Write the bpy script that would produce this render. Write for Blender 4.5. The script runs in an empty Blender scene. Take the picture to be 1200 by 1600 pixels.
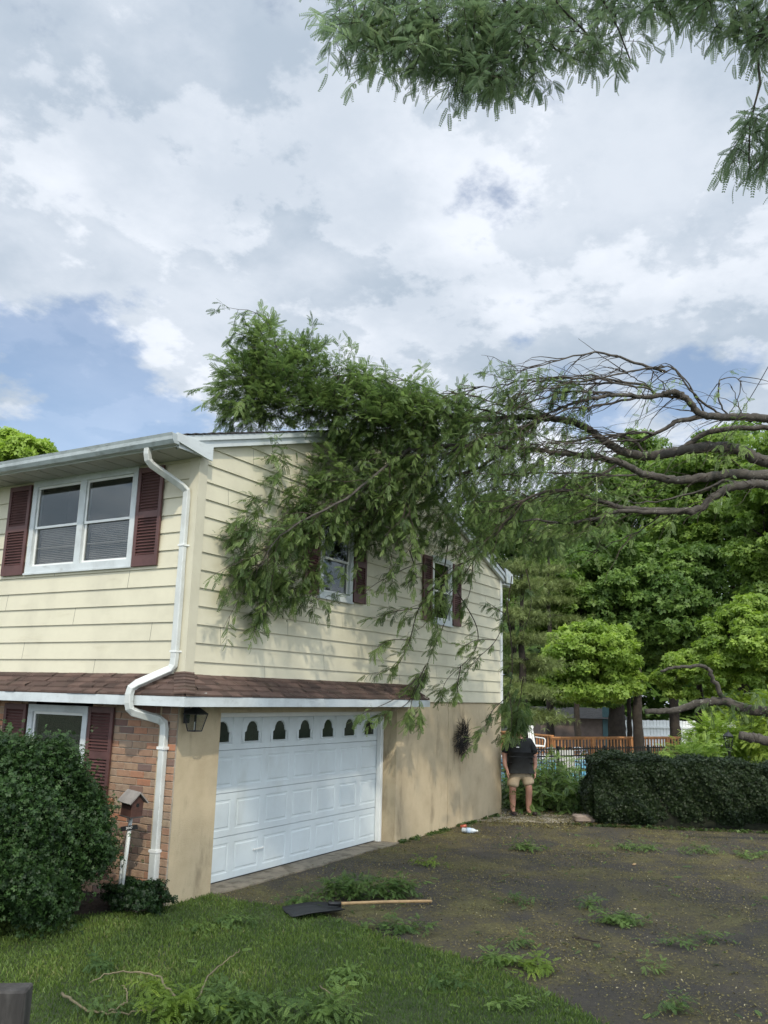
import bpy, math, random
import numpy as np
from mathutils import Vector, Matrix
R = math.radians
rng = np.random.default_rng(7)
random.seed(7)
scn = bpy.context.scene
col = scn.collection

# ------------------------------------------------------------------ camera
CAM = np.array([-7.5169, -6.9709, 2.3219])
YAW, PIT, ROL, F = .5251, .2125, .0242, 1325.09
fw = np.array([math.cos(YAW)*math.cos(PIT), math.sin(YAW)*math.cos(PIT), math.sin(PIT)])
rt0 = np.array([math.sin(YAW), -math.cos(YAW), 0.]); up0 = np.cross(rt0, fw)
cr, sr = math.cos(ROL), math.sin(ROL)
rt = rt0*cr + up0*sr; upv = -rt0*sr + up0*cr
cd = bpy.data.cameras.new("camera"); cam = bpy.data.objects.new("camera", cd); col.objects.link(cam)
cam.matrix_world = Matrix(((rt[0], upv[0], -fw[0], CAM[0]), (rt[1], upv[1], -fw[1], CAM[1]), (rt[2], upv[2], -fw[2], CAM[2]), (0, 0, 0, 1)))
cd.sensor_fit = 'VERTICAL'; cd.sensor_height = 24; cd.lens = 24*F/1600; cd.clip_start = .05; cd.clip_end = 3000
scn.camera = cam
scn.render.resolution_x, scn.render.resolution_y = 768, 1024

def ray(px, py):                 # a photo pixel's direction, length 1 along the view axis
    return fw + (px-600)/F*rt + (800-py)/F*upv
def W(px, py, dep): return CAM + dep*ray(px, py)
def WA(px, py, ax, val):         # where a pixel's ray meets the plane axis = val
    d = ray(px, py); return CAM + (val-CAM[ax])/d[ax]*d

# ------------------------------------------------------------------ light
SUN = Vector((-.60, -.52, .74)).normalized()
sl = bpy.data.lights.new("sun", 'SUN'); so = bpy.data.objects.new("sun", sl); col.objects.link(so)
sl.energy = 2.5; sl.angle = R(1.4); sl.color = (1, .90, .74)
so.rotation_euler = SUN.to_track_quat('Z', 'Y').to_euler()
so.location = (-20, -20, 30)
scn.view_settings.view_transform = 'Standard'; scn.view_settings.look = 'None'
scn.view_settings.gamma = 1; scn.view_settings.exposure = 0.0
scn.render.engine = 'CYCLES'
scn.cycles.max_bounces = 6; scn.cycles.transparent_max_bounces = 8
scn.cycles.diffuse_bounces = 3; scn.cycles.glossy_bounces = 2; scn.cycles.transmission_bounces = 3

w = bpy.data.worlds.new("World"); scn.world = w; w.use_nodes = True
nt = w.node_tree; nt.nodes.clear()
class NT:
    def __init__(s, t): s.t = t
    def n(s, ty, **k):
        o = s.t.nodes.new(ty)
        for a, v in k.items(): setattr(o, a, v)
        return o
    def l(s, a, b): s.t.links.new(a, b)
    def val(s, sock, v):
        if hasattr(v, 'is_output'): s.l(v, sock)
        else: sock.default_value = v
    def m(s, op, a, b=None, c=None, clamp=False):
        o = s.n('ShaderNodeMath', operation=op, use_clamp=clamp)
        s.val(o.inputs[0], a)
        if b is not None: s.val(o.inputs[1], b)
        if c is not None: s.val(o.inputs[2], c)
        return o.outputs[0]
    def mr(s, v, a, b, c=0., d=1., sm=True):
        o = s.n('ShaderNodeMapRange'); o.interpolation_type = 'SMOOTHSTEP' if sm else 'LINEAR'
        s.val(o.inputs[0], v)
        for i, x in enumerate((a, b, c, d)): o.inputs[i+1].default_value = x
        return o.outputs[0]
    def noise(s, vec, scale, detail=5, rough=.5, dist=0.):
        o = s.n('ShaderNodeTexNoise'); o.inputs['Scale'].default_value = scale; o.inputs['Detail'].default_value = detail
        o.inputs['Roughness'].default_value = rough; o.inputs['Distortion'].default_value = dist
        if vec is not None: s.l(vec, o.inputs['Vector'])
        return o.outputs[0]
    def mix(s, f, a, b, bt='MIX'):
        o = s.n('ShaderNodeMix', data_type='RGBA', blend_type=bt)
        s.val(o.inputs[0], f)
        for i, x in ((6, a), (7, b)):
            if hasattr(x, 'is_output'): s.l(x, o.inputs[i])
            else: o.inputs[i].default_value = (x[0], x[1], x[2], 1)
        return o.outputs[2]
    def scl(s, vec, xyz, loc=(0, 0, 0)):
        o = s.n('ShaderNodeMapping'); o.inputs['Scale'].default_value = xyz; o.inputs['Location'].default_value = loc
        s.l(vec, o.inputs['Vector']); return o.outputs[0]
S = NT(nt)
sky = S.n('ShaderNodeTexSky', sky_type='NISHITA', sun_disc=False)
sky.sun_elevation = math.asin(SUN.z); sky.sun_rotation = math.atan2(SUN.x, SUN.y)
sky.air_density = 1.0; sky.dust_density = .6; sky.ozone_density = 2.0
bg = S.n('ShaderNodeBackground'); S.l(sky.outputs[0], bg.inputs[0]); bg.inputs[1].default_value = .15
tc = S.n('ShaderNodeTexCoord'); sep = S.n('ShaderNodeSeparateXYZ'); S.l(tc.outputs['Generated'], sep.inputs[0])
zz = S.m('ADD', S.m('MAXIMUM', sep.outputs[2], 0.), .22)
cmb = S.n('ShaderNodeCombineXYZ'); S.l(S.m('DIVIDE', sep.outputs[0], zz), cmb.inputs[0]); S.l(S.m('DIVIDE', sep.outputs[1], zz), cmb.inputs[1])
cv = cmb.outputs[0]
big = S.noise(S.scl(cv, (1, 1, 1), (3.1, 1.7, 0)), 2.6, 10, .56, .1)
fine = S.noise(S.scl(cv, (1, 1, 1), (7.3, 2.2, .4)), 5.4, 9, .58, .1)
def lobe(px, py, r0, r1):                 # a round patch of sky about a direction
    d = ray(px, py); d = d/np.linalg.norm(d)
    o = S.n('ShaderNodeVectorMath', operation='DOT_PRODUCT'); S.l(tc.outputs['Generated'], o.inputs[0]); o.inputs[1].default_value = tuple(d)
    return S.mr(o.outputs['Value'], math.cos(R(r1)), math.cos(R(r0)))
gap = S.m('ADD', lobe(40, 640, 1, 9.5), S.m('MULTIPLY', lobe(210, 690, 0, 8), .7))
gap = S.m('ADD', gap, S.m('MULTIPLY', lobe(1100, 590, 0, 5), .55))
gap = S.m('ADD', gap, S.m('MULTIPLY', lobe(1195, 265, 0, 5), .35))
cov = S.m('SUBTRACT', S.m('ADD', S.m('MULTIPLY', big, .6), S.m('MULTIPLY', fine, .4)), S.m('MULTIPLY', gap, .155))
cov = S.mr(cov, .355, .44, .30, 1.)
shade = S.noise(S.scl(cv, (1, 1, 1), (11.2, 5.0, 1.3)), 2.4, 10, .55, .05)
det = S.noise(S.scl(cv, (1, 1, 1), (2.2, 9.0, 3.3)), 7.0, 10, .6, .05)
puff = S.mr(S.noise(S.scl(cv, (1, 1, 1), (4.4, 1.0, 6.3)), 4.2, 11, .60, .05), .49, .56)
sh = S.m('ADD', S.m('MULTIPLY', shade, .72), S.m('MULTIPLY', det, .28))
dk = S.m('ADD', S.m('MULTIPLY', lobe(270, 90, 1, 15), .055), S.m('MULTIPLY', lobe(60, 260, 1, 9), .04))
sh = S.m('SUBTRACT', sh, dk)
shd = S.mr(sh, .35, .63)
cc = S.mix(S.m('ADD', S.m('MULTIPLY', shd, .62), S.m('MULTIPLY', puff, .38)), (.50, .59, .70), (.93, .98, 1.06))
# cloud glow added towards the veiled sun, behind the camera, to light the facade
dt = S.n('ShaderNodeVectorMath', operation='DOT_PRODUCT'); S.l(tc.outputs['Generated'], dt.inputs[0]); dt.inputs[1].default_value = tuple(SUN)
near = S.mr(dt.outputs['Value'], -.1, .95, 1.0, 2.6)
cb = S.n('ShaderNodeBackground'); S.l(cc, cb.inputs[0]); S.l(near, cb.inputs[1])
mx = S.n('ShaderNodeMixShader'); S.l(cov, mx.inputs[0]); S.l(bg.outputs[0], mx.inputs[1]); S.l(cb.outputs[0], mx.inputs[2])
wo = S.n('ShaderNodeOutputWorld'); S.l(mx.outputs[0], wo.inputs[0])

# ------------------------------------------------------------------ object helpers
def tag(o, label=None, cat=None, group=None, kind=None):
    for k, v in (('label', label), ('category', cat), ('group', group), ('kind', kind)):
        if v: o[k] = v
    return o
def empty(name, loc, label=None, cat=None, group=None, rz=0):
    o = bpy.data.objects.new(name, None); col.objects.link(o); o.location = tuple(loc); o.rotation_euler = (0, 0, rz)
    o.empty_display_size = .2
    return tag(o, label, cat, group)
def copy_tree(o, parent=None):
    c = o.copy(); col.objects.link(c); c.parent = parent
    for ch in list(o.children): copy_tree(ch, c)
    return c
class MB:                        # collects shapes, links them as one mesh
    def __init__(s): s.v = []; s.f = []; s.a = []; s.smooth = False
    def add(s, vs, fs, a=None):
        n = len(s.v); s.v += [tuple(map(float, p)) for p in vs]; s.f += [tuple(n+i for i in f) for f in fs]
        if a is None: a = random.random()
        s.a += [a]*len(fs); return s
    def box(s, c0, c1, M=None, a=None):
        x0, y0, z0 = c0; x1, y1, z1 = c1
        vs = [(x, y, z) for z in (z0, z1) for y in (y0, y1) for x in (x0, x1)]
        if M is not None: vs = [tuple(M @ Vector(p)) for p in vs]
        return s.add(vs, [(0, 2, 3, 1), (4, 5, 7, 6), (0, 1, 5, 4), (2, 6, 7, 3), (0, 4, 6, 2), (1, 3, 7, 5)], a)
    def bbox(s, c0, c1, b=.004, M=None, a=None):   # chamfered box
        c0 = np.array(c0, float); c1 = np.array(c1, float); b = min(b, *((c1-c0)*.45)); vs = []; idx = {}
        for i in (0, 1):
            for j in (0, 1):
                for k in (0, 1):
                    for ax in range(3):
                        p = []
                        for t, q in enumerate((i, j, k)):
                            e = (c0, c1)[q][t]; p.append(e if t == ax else e+(b if q == 0 else -b))
                        idx[(i, j, k, ax)] = len(vs); vs.append(p)
        fs = []
        for ax in range(3):
            o = [t for t in range(3) if t != ax]
            for sd in (0, 1):
                q = []
                for u, v_ in ((0, 0), (1, 0), (1, 1), (0, 1)):
                    k = [0, 0, 0]; k[ax] = sd; k[o[0]] = u; k[o[1]] = v_; q.append(idx[(*k, ax)])
                if (sd == 1) ^ (ax == 1): fs.append(tuple(q))
                else: fs.append(tuple(q[::-1]))
            for u in (0, 1):
                for v_ in (0, 1):
                    k0 = [0, 0, 0]; k0[o[0]] = u; k0[o[1]] = v_; k1 = list(k0); k1[ax] = 1
                    fs.append((idx[(*k0, o[0])], idx[(*k1, o[0])], idx[(*k1, o[1])], idx[(*k0, o[1])]))
        for i in (0, 1):
            for j in (0, 1):
                for k in (0, 1): fs.append(tuple(idx[(i, j, k, ax)] for ax in range(3)))
        if M is not None: vs = [tuple(M @ Vector([float(t) for t in p])) for p in vs]
        return s.add(vs, fs, a)
    def tube(s, pts, rad, n=8, cap=True, sq=None, a=None):
        pts = [np.array(p, float) for p in pts]
        if not hasattr(rad, '__len__'): rad = [rad]*len(pts)
        vs = []; pn = None
        for i, p in enumerate(pts):
            t = pts[min(i+1, len(pts)-1)]-pts[max(i-1, 0)]; t = t/(np.linalg.norm(t)+1e-9)
            if pn is None:
                h = np.array([0, 0, 1.]) if abs(t[2]) < .9 else np.array([1., 0, 0])
                pn = np.cross(t, h); pn /= np.linalg.norm(pn)
            else:
                pn = pn-t*(pn@t); pn /= (np.linalg.norm(pn)+1e-9)
            bn = np.cross(t, pn)
            for k in range(n):
                an = 2*math.pi*(k+.5)/n
                vs.append(p+(pn*math.cos(an)+bn*math.sin(an))*rad[i])
        m = len(pts)
        fs = [(i*n+k, i*n+(k+1) % n, (i+1)*n+(k+1) % n, (i+1)*n+k) for i in range(m-1) for k in range(n)]
        if cap: fs += [tuple(range(n))[::-1], tuple((m-1)*n+k for k in range(n))]
        return s.add(vs, fs, a)
    def lathe(s, prof, c=(0, 0, 0), n=16, a=None):       # profile of (radius, height)
        vs = [(c[0]+r*math.cos(2*math.pi*k/n), c[1]+r*math.sin(2*math.pi*k/n), c[2]+z) for r, z in prof for k in range(n)]
        m = len(prof); fs = [(i*n+k, i*n+(k+1) % n, (i+1)*n+(k+1) % n, (i+1)*n+k) for i in range(m-1) for k in range(n)]
        fs += [tuple(range(n))[::-1], tuple((m-1)*n+k for k in range(n))]
        return s.add(vs, fs, a)
    def prism(s, poly, d, a=None):                       # polygon (3-D) pushed along d
        n = len(poly); d = np.array(d, float); p = [np.array(q, float) for q in poly]
        vs = p+[q+d for q in p]
        return s.add(vs, [tuple(range(n))[::-1], tuple(n+i for i in range(n))]+[(i, (i+1) % n, n+(i+1) % n, n+i) for i in range(n)], a)
    def build(s, name, mat, parent=None, smooth=False, fixn=True, local=False):
        me = bpy.data.meshes.new(name); me.from_pydata(s.v, [], s.f); me.update()
        at = me.attributes.new('var', 'FLOAT', 'FACE'); at.data.foreach_set('value', np.array(s.a, dtype=np.float32))
        if fixn:
            import bmesh
            b = bmesh.new(); b.from_mesh(me); bmesh.ops.recalc_face_normals(b, faces=b.faces); b.to_mesh(me); b.free()
        if smooth: me.polygons.foreach_set('use_smooth', [True]*len(me.polygons))
        me.materials.append(mat)
        o = bpy.data.objects.new(name, me); col.objects.link(o)
        if parent:
            if local: o.parent = parent
            else: world_child(o, parent)
        return o
def world_child(o, parent):      # keep world coordinates of a mesh under an unrotated thing
    o.parent = parent
    if parent.type == 'EMPTY': o.location = tuple(-np.array(parent.location))
    return o

# ---- leaf stamping: thousands of small leaf shapes in one crown
def stamp(parts):                # parts: list of (verts Nx? template, quads, mats Mx3x3, pos Mx3, var M)
    V = []; Fq = []; A = []; off = 0
    for tv, tq, Ms, ps, var in parts:
        if len(ps) == 0: continue
        vv = np.einsum('mij,nj->mni', Ms, tv)+ps[:, None, :]
        m, n = len(ps), len(tv)
        V.append(vv.reshape(-1, 3))
        Fq.append((tq[None]+(np.arange(m)*n)[:, None, None]+off).reshape(-1, 4)); off += m*n
        A.append(np.repeat(var, len(tq)))
    if not V: return None
    return np.concatenate(V), np.concatenate(Fq), np.concatenate(A)
def leaf_mesh(name, parts, mat, parent=None, keep=None):
    V, Q, A = stamp(parts)
    if keep is not None:
        ok = keep(V)[Q].all(1); Q = Q[ok]; A = A[ok]
    me = bpy.data.meshes.new(name)
    me.vertices.add(len(V)); me.vertices.foreach_set('co', V.astype(np.float32).ravel())
    me.loops.add(len(Q)*4); me.loops.foreach_set('vertex_index', Q.astype(np.int32).ravel())
    me.polygons.add(len(Q)); me.polygons.foreach_set('loop_start', (np.arange(len(Q))*4).astype(np.int32))
    me.update(calc_edges=True)
    at = me.attributes.new('var', 'FLOAT', 'FACE'); at.data.foreach_set('value', A.astype(np.float32))
    me.materials.append(mat)
    o = bpy.data.objects.new(name, me); col.objects.link(o)
    if parent: world_child(o, parent)
    return o
def nrm(a): return a/(np.linalg.norm(a, axis=-1, keepdims=True)+1e-9)
def frames(d, n, s):             # matrices whose x axis is d, z axis near n, scaled by s
    x = nrm(d); y = nrm(np.cross(n, x)); z = np.cross(x, y)
    return np.stack([x, y, z], -1)*np.asarray(s).reshape(-1, 1, 1)
def rdir(m): return nrm(rng.normal(size=(m, 3)))
def frond_t(k=7, droop=.35, lw=.055, ll=.20, tip=True):   # pinnate leaf, unit length along x, drooping to -z
    vs = []; qs = []
    def q(p0, dirv, L, wd, nz):
        side = np.cross(nz, dirv); side /= np.linalg.norm(side); n = len(vs)
        vs.extend([p0, p0+dirv*L*.45+side*wd, p0+dirv*L, p0+dirv*L*.5-side*wd]); qs.append((n, n+1, n+2, n+3))
    for i in range(k):
        t = .16+.8*i/(k-1); z = -droop*t*t; p = np.array([t, 0, z]); tang = np.array([1, 0, -2*droop*t]); tang /= np.linalg.norm(tang)
        L = ll*(1-.45*abs(t-.5)/.5)*1.0
        for sgn in (1, -1):
            dv = tang*.55+np.array([0, sgn*.85, -.18]); dv /= np.linalg.norm(dv)
            q(p, dv, L, lw, np.array([.2, 0, 1.]))
    # stalk
    n = len(vs); vs.extend([np.array([0, .006, 0]), np.array([.5, .005, -droop*.25]), np.array([.98, .002, -droop*.96]), np.array([.5, -.006, -droop*.25])]); qs.append((n, n+1, n+2, n+3))
    return np.array(vs), np.array(qs)
def leaf_t(kind='oval'):
    if kind == 'oval': return np.array([[0, 0, 0], [.5, .26, .06], [1, 0, -.05], [.5, -.26, .06]], float), np.array([[0, 1, 2, 3]])
    if kind == 'cluster':        # little spray of five leaves
        vs = []; qs = []
        for a, L in ((0, 1), (55, .85), (-55, .85), (115, .6), (-110, .6)):
            c, s_ = math.cos(R(a)), math.sin(R(a)); n = len(vs); z = random.uniform(-.25, .2)
            b = np.array([.15*c, .15*s_, 0]); t = np.array([L*c, L*s_, z]); m = (b+t)/2; sd = np.array([-s_, c, 0])*L*.30
            vs.extend([b, m+sd+[0, 0, .05], t, m-sd+[0, 0, .05]]); qs.append((n, n+1, n+2, n+3))
        return np.array(vs), np.array(qs)
    if kind == 'needles':
        vs = []; qs = []
        for i in range(9):
            d = nrm(np.array([random.uniform(.3, 1), random.uniform(-.8, .8), random.uniform(-.6, .6)])); s_ = nrm(np.cross(d, [0.1, .2, 1]))*.035; n = len(vs)
            vs.extend([s_, d*.5+s_, d, d*.5-s_]); qs.append((n, n+1, n+2, n+3))
        return np.array(vs), np.array(qs)
    if kind == 'blade': return np.array([[-.08, 0, 0], [.08, 0, 0], [.10, .1, .6], [0, .35, 1]], float), np.array([[0, 1, 2, 3]])
FR = [frond_t(10, d_, .042, .20) for d_ in (.15, .35, .6)]
FRL = [frond_t(7, d_, .060, .30) for d_ in (.08, .25, .45)]
FRW = [frond_t(6, d_, .075, .27) for d_ in (.1, .35)]
CL = [leaf_t('cluster') for _ in range(3)]
ND = [leaf_t('needles') for _ in range(3)]
OV = leaf_t('oval')

# ------------------------------------------------------------------ materials
def newmat(name):
    m = bpy.data.materials.new(name); m.use_nodes = True; t = NT(m.node_tree); b = m.node_tree.nodes['Principled BSDF']
    return m, t, b
def pmat(name, c, rough=.6, var=.06, scale=3., bump=.0, bscale=60., metal=0, spec=.5, c2=None, lo=.4, hi=.65, avar=0., stretch=(1, 1, 1), dirt=None):
    m, t, b = newmat(name); tc_ = t.n('ShaderNodeTexCoord'); ob = t.scl(tc_.outputs['Object'], stretch)
    n1 = t.noise(ob, scale, 6, .6)
    if c2 is None: c2 = tuple(x*(1-var*3) for x in c)
    out = t.mix(t.mr(n1, lo, hi), c, c2)
    n2 = t.noise(ob, scale*9, 4, .6); out = t.mix(t.mr(n2, .3, .7, 0, .5), out, tuple(x*(1-var) for x in c))
    if avar:
        at = t.n('ShaderNodeAttribute', attribute_name='var'); hs = t.n('ShaderNodeHueSaturation')
        t.l(t.mr(at.outputs['Fac'], 0, 1, 1-avar, 1+avar, False), hs.inputs['Value']); t.l(out, hs.inputs['Color']); out = hs.outputs[0]
    if dirt:                     # (colour, noise scale, stretch, lo, hi, strength)
        dn = t.noise(t.scl(tc_.outputs['Object'], dirt[2]), dirt[1], 7, .62); out = t.mix(t.mr(dn, dirt[3], dirt[4], 0, dirt[5]), out, dirt[0])
    t.l(out, b.inputs['Base Color']); b.inputs['Roughness'].default_value = rough; b.inputs['Metallic'].default_value = metal
    b.inputs['Specular IOR Level'].default_value = spec
    if bump:
        bp = t.n('ShaderNodeBump'); bp.inputs['Strength'].default_value = bump; bp.inputs['Distance'].default_value = .01
        t.l(t.noise(ob, bscale, 5, .6), bp.inputs['Height']); t.l(bp.outputs[0], b.inputs['Normal'])
    return m
def leafmat(name, dark, light, trans=.35, rough=.5, yellow=None):
    m, t, b = newmat(name); at = t.n('ShaderNodeAttribute', attribute_name='var')
    c = t.mix(t.m('POWER', at.outputs['Fac'], 1.3), dark, light)
    if yellow: c = t.mix(t.mr(at.outputs['Fac'], .93, .99, 0, .8), c, yellow)
    t.l(c, b.inputs['Base Color']); b.inputs['Roughness'].default_value = rough; b.inputs['Specular IOR Level'].default_value = .35
    tr = t.n('ShaderNodeBsdfTranslucent'); hs = t.n('ShaderNodeHueSaturation'); hs.inputs['Value'].default_value = 1.3; hs.inputs['Saturation'].default_value = 1.1
    t.l(c, hs.inputs['Color']); t.l(hs.outputs[0], tr.inputs[0])
    mx_ = t.n('ShaderNodeMixShader'); mx_.inputs[0].default_value = trans
    t.l(b.outputs[0], mx_.inputs[1]); t.l(tr.outputs[0], mx_.inputs[2])
    t.l(mx_.outputs[0], m.node_tree.nodes['Material Output'].inputs['Surface'])
    return m
M = {}
M['siding'] = pmat('cream siding', (.66, .625, .475), .45, .05, 1.2, .05, 30, dirt=((.42, .38, .25), 2.2, (.6, .6, 3.), .55, .8, .45))
M['trim'] = pmat('grey white trim', (.60, .65, .66), .45, .07, 2.5, dirt=((.30, .31, .29), 6, (1, 1, 2), .55, .8, .5))
M['gutter'] = pmat('weathered white gutter', (.46, .52, .53), .45, .1, 3, dirt=((.17, .18, .17), 5, (3, 1, 3), .5, .75, .8))
M['cornerboard'] = pmat('cream corner board', (.60, .57, .44), .45, .04, 2)
M['door'] = pmat('white garage door', (.66, .73, .75), .4, .04, 1.5, dirt=((.47, .50, .47), 2.2, (1, 1, .5), .5, .8, .5))
M['stucco'] = pmat('tan stucco', (.52, .43, .285), .95, .08, 1.6, .6, 70, c2=(.42, .34, .22), dirt=((.17, .135, .085), 2.2, (1.6, 1.6, .55), .52, .74, .6))
M['mortar'] = pmat('grey mortar', (.40, .35, .28), .95, .1, 8, .4, 90)
def brickmat():
    m, t, b = newmat('old brick'); at = t.n('ShaderNodeAttribute', attribute_name='var')
    cr_ = t.n('ShaderNodeValToRGB'); e = cr_.color_ramp; e.interpolation = 'LINEAR'
    cs = [(0, (.20, .10, .075)), (.1, (.16, .11, .10)), (.2, (.33, .205, .135)), (.5, (.36, .25, .165)), (.72, (.33, .245, .175)), (.86, (.40, .18, .10)), (1, (.37, .29, .20))]
    e.elements[0].position = 0; e.elements[0].color = (*cs[0][1], 1); e.elements[1].position = 1; e.elements[1].color = (*cs[-1][1], 1)
    for p, c in cs[1:-1]: q = e.elements.new(p); q.color = (*c, 1)
    t.l(at.outputs['Fac'], cr_.inputs[0]); tc_ = t.n('ShaderNodeTexCoord')
    c = t.mix(t.mr(t.noise(tc_.outputs['Object'], 14, 6, .65), .4, .75, 0, .6), cr_.outputs[0], (.22, .13, .09))
    t.l(c, b.inputs['Base Color']); b.inputs['Roughness'].default_value = .9
    bp = t.n('ShaderNodeBump'); bp.inputs['Strength'].default_value = .5; bp.inputs['Distance'].default_value = .01
    t.l(t.noise(tc_.outputs['Object'], 60, 5, .6), bp.inputs['Height']); t.l(bp.outputs[0], b.inputs['Normal'])
    return m
M['brick'] = brickmat()
M['shutter'] = pmat('maroon shutter', (.110, .050, .046), .5, .1, 4, dirt=((.16, .07, .065), 5, (1, 1, 1), .5, .8, .5))
M['shingle'] = pmat('brown shingles', (.105, .066, .052), .95, .12, 3, .8, 120, avar=.35, dirt=((.07, .05, .035), 4, (1, 1, 1), .5, .7, .6))
M['roof'] = pmat('dark roof shingles', (.075, .07, .068), .95, .12, 3, .8, 120, avar=.3)
M['soffit'] = pmat('soffit panel', (.44, .45, .42), .6, .06, 3)
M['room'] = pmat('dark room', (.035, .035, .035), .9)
M['blind'] = pmat('window blind', (.42, .40, .36), .6, .05, 5)
M['curtain'] = pmat('sheer curtain', (.085, .095, .09), .8, .1, 5, stretch=(1, 9, .5))
M['white'] = pmat('white plastic', (.78, .80, .78), .4, .03, 3)
M['downspout'] = pmat('white downspout', (.60, .63, .61), .4, .05, 2.5, dirt=((.40, .41, .36), 3, (2, 2, 1), .5, .75, .6))
M['black'] = pmat('black metal', (.012, .013, .014), .4, .1, 8)
M['concrete'] = pmat('worn concrete', (.27, .235, .18), .95, .1, 4, .6, 60, dirt=((.10, .085, .06), 5, (1, 1, 1), .45, .65, .85))
M['stone'] = pmat('pinkish stone', (.34, .27, .22), .9, .1, 6, .5, 30)
M['darkwood'] = pmat('weathered dark timber', (.035, .032, .030), .9, .2, 6, .6, 30, stretch=(1, 1, .3), c2=(.085, .08, .075))
M['handle'] = pmat('wooden handle', (.50, .33, .16), .6, .1, 9)
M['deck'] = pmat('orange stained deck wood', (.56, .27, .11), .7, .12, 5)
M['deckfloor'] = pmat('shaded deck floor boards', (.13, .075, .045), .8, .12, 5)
M['skin'] = pmat('skin', (.44, .235, .17), .55, .04, 6)
M['shirt'] = pmat('black polo cloth', (.012, .014, .015), .9, .15, 7, .3, 30)
M['khaki'] = pmat('khaki cloth', (.42, .34, .235), .9, .07, 7, .4, 25)
M['shoe'] = pmat('dark brown shoe', (.035, .02, .017), .6, .1, 9)
M['hair'] = pmat('brown hair', (.05, .03, .02), .7)
M['bark'] = pmat('grey honey locust bark', (.085, .076, .064), .95, .15, 7, 1., 40, c2=(.038, .034, .028), dirt=((.24, .24, .20), 13, (1, 1, 1), .60, .68, .8))
M['twig'] = pmat('thin brown twigs', (.05, .038, .027), .9, .1, 9)
M['brtwig'] = pmat('pale dry twig', (.23, .19, .11), .9, .1, 9)
M['bark2'] = pmat('dark tree bark', (.045, .036, .028), .95, .15, 7, 1., 25)
M['locust'] = leafmat('fallen locust leaves', (.060, .105, .036), (.26, .36, .12), .46)
M['locust2'] = leafmat('overhanging locust leaves', (.12, .18, .10), (.28, .37, .20), .6)
M['locust3'] = leafmat('wilting cut locust leaves', (.055, .11, .03), (.20, .30, .075), .35)
M['maple'] = leafmat('maple leaves', (.09, .165, .034), (.29, .41, .085), .42)
M['maple2'] = leafmat('bright maple leaves', (.14, .23, .038), (.35, .48, .09), .42)
M['darkleaf'] = leafmat('dark tree leaves', (.075, .14, .034), (.24, .36, .08), .42)
M['pine'] = leafmat('pine needles', (.07, .10, .035), (.28, .34, .12), .25)
M['box'] = leafmat('boxwood leaves', (.008, .026, .007), (.055, .115, .028), .2)
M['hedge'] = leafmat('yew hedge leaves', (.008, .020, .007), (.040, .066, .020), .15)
M['grass'] = leafmat('lawn grass blades', (.062, .115, .022), (.20, .28, .06), .25, yellow=(.25, .24, .10))
M['bamboo'] = leafmat('yellow green leaves', (.14, .22, .03), (.36, .46, .07), .35)
M['litter'] = leafmat('olive leaf litter', (.09, .07, .03), (.26, .23, .07), .1, yellow=(.48, .42, .27))
def glassmat(name, tint=.9, refl=1.):
    m, t, b = newmat(name); gl = t.n('ShaderNodeBsdfGlossy'); gl.inputs['Roughness'].default_value = .03; gl.inputs[0].default_value = (.8, .85, .85, 1)
    tr = t.n('ShaderNodeBsdfTransparent'); tr.inputs[0].default_value = (tint, tint, tint, 1)
    fr = t.n('ShaderNodeFresnel'); fr.inputs[0].default_value = 1.5
    mx_ = t.n('ShaderNodeMixShader'); t.l(t.m('MULTIPLY', fr.outputs[0], refl), mx_.inputs[0]); t.l(tr.outputs[0], mx_.inputs[1]); t.l(gl.outputs[0], mx_.inputs[2])
    t.l(mx_.outputs[0], m.node_tree.nodes['Material Output'].inputs['Surface']); return m
M['glass'] = glassmat('window glass', .8, .32)
M['doorglass'] = pmat('dark door glass', (.02, .03, .022), .12, spec=.5)
#@@PART2
# ------------------------------------------------------------------ ground
def sheet(name, poly, z, mat, kind='structure', res=None):
    mb = MB(); mb.add([(x, y, z) for x, y in poly], [tuple(range(len(poly)))]); o = mb.build(name, mat, fixn=False)
    if o.data.polygons[0].normal.z < 0: o.data.flip_normals()
    return tag(o, kind=kind)
def smooth_line(pts, n=8):      # Catmull-Rom through points
    P = [np.array(p, float) for p in pts]; P = [2*P[0]-P[1]]+P+[2*P[-1]-P[-2]]; out = []
    for i in range(1, len(P)-2):
        for k in range(n):
            t = k/n; a, b, c, d = P[i-1:i+3]
            out.append(.5*((2*b)+(-a+c)*t+(2*a-5*b+4*c-d)*t*t+(-a+3*b-3*c+d)*t**3))
    out.append(P[-2]); return out
def groundmat():
    m, t, b = newmat('rough ground'); ob = t.n('ShaderNodeTexCoord').outputs['Object']
    c = t.mix(t.mr(t.noise(ob, .5, 6, .6), .4, .6), (.05, .075, .025), (.09, .085, .045)); c = t.mix(t.mr(t.noise(ob, 14, 6, .6), .4, .7), c, (.03, .04, .015))
    t.l(c, b.inputs['Base Color']); b.inputs['Roughness'].default_value = .95; return m
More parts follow.
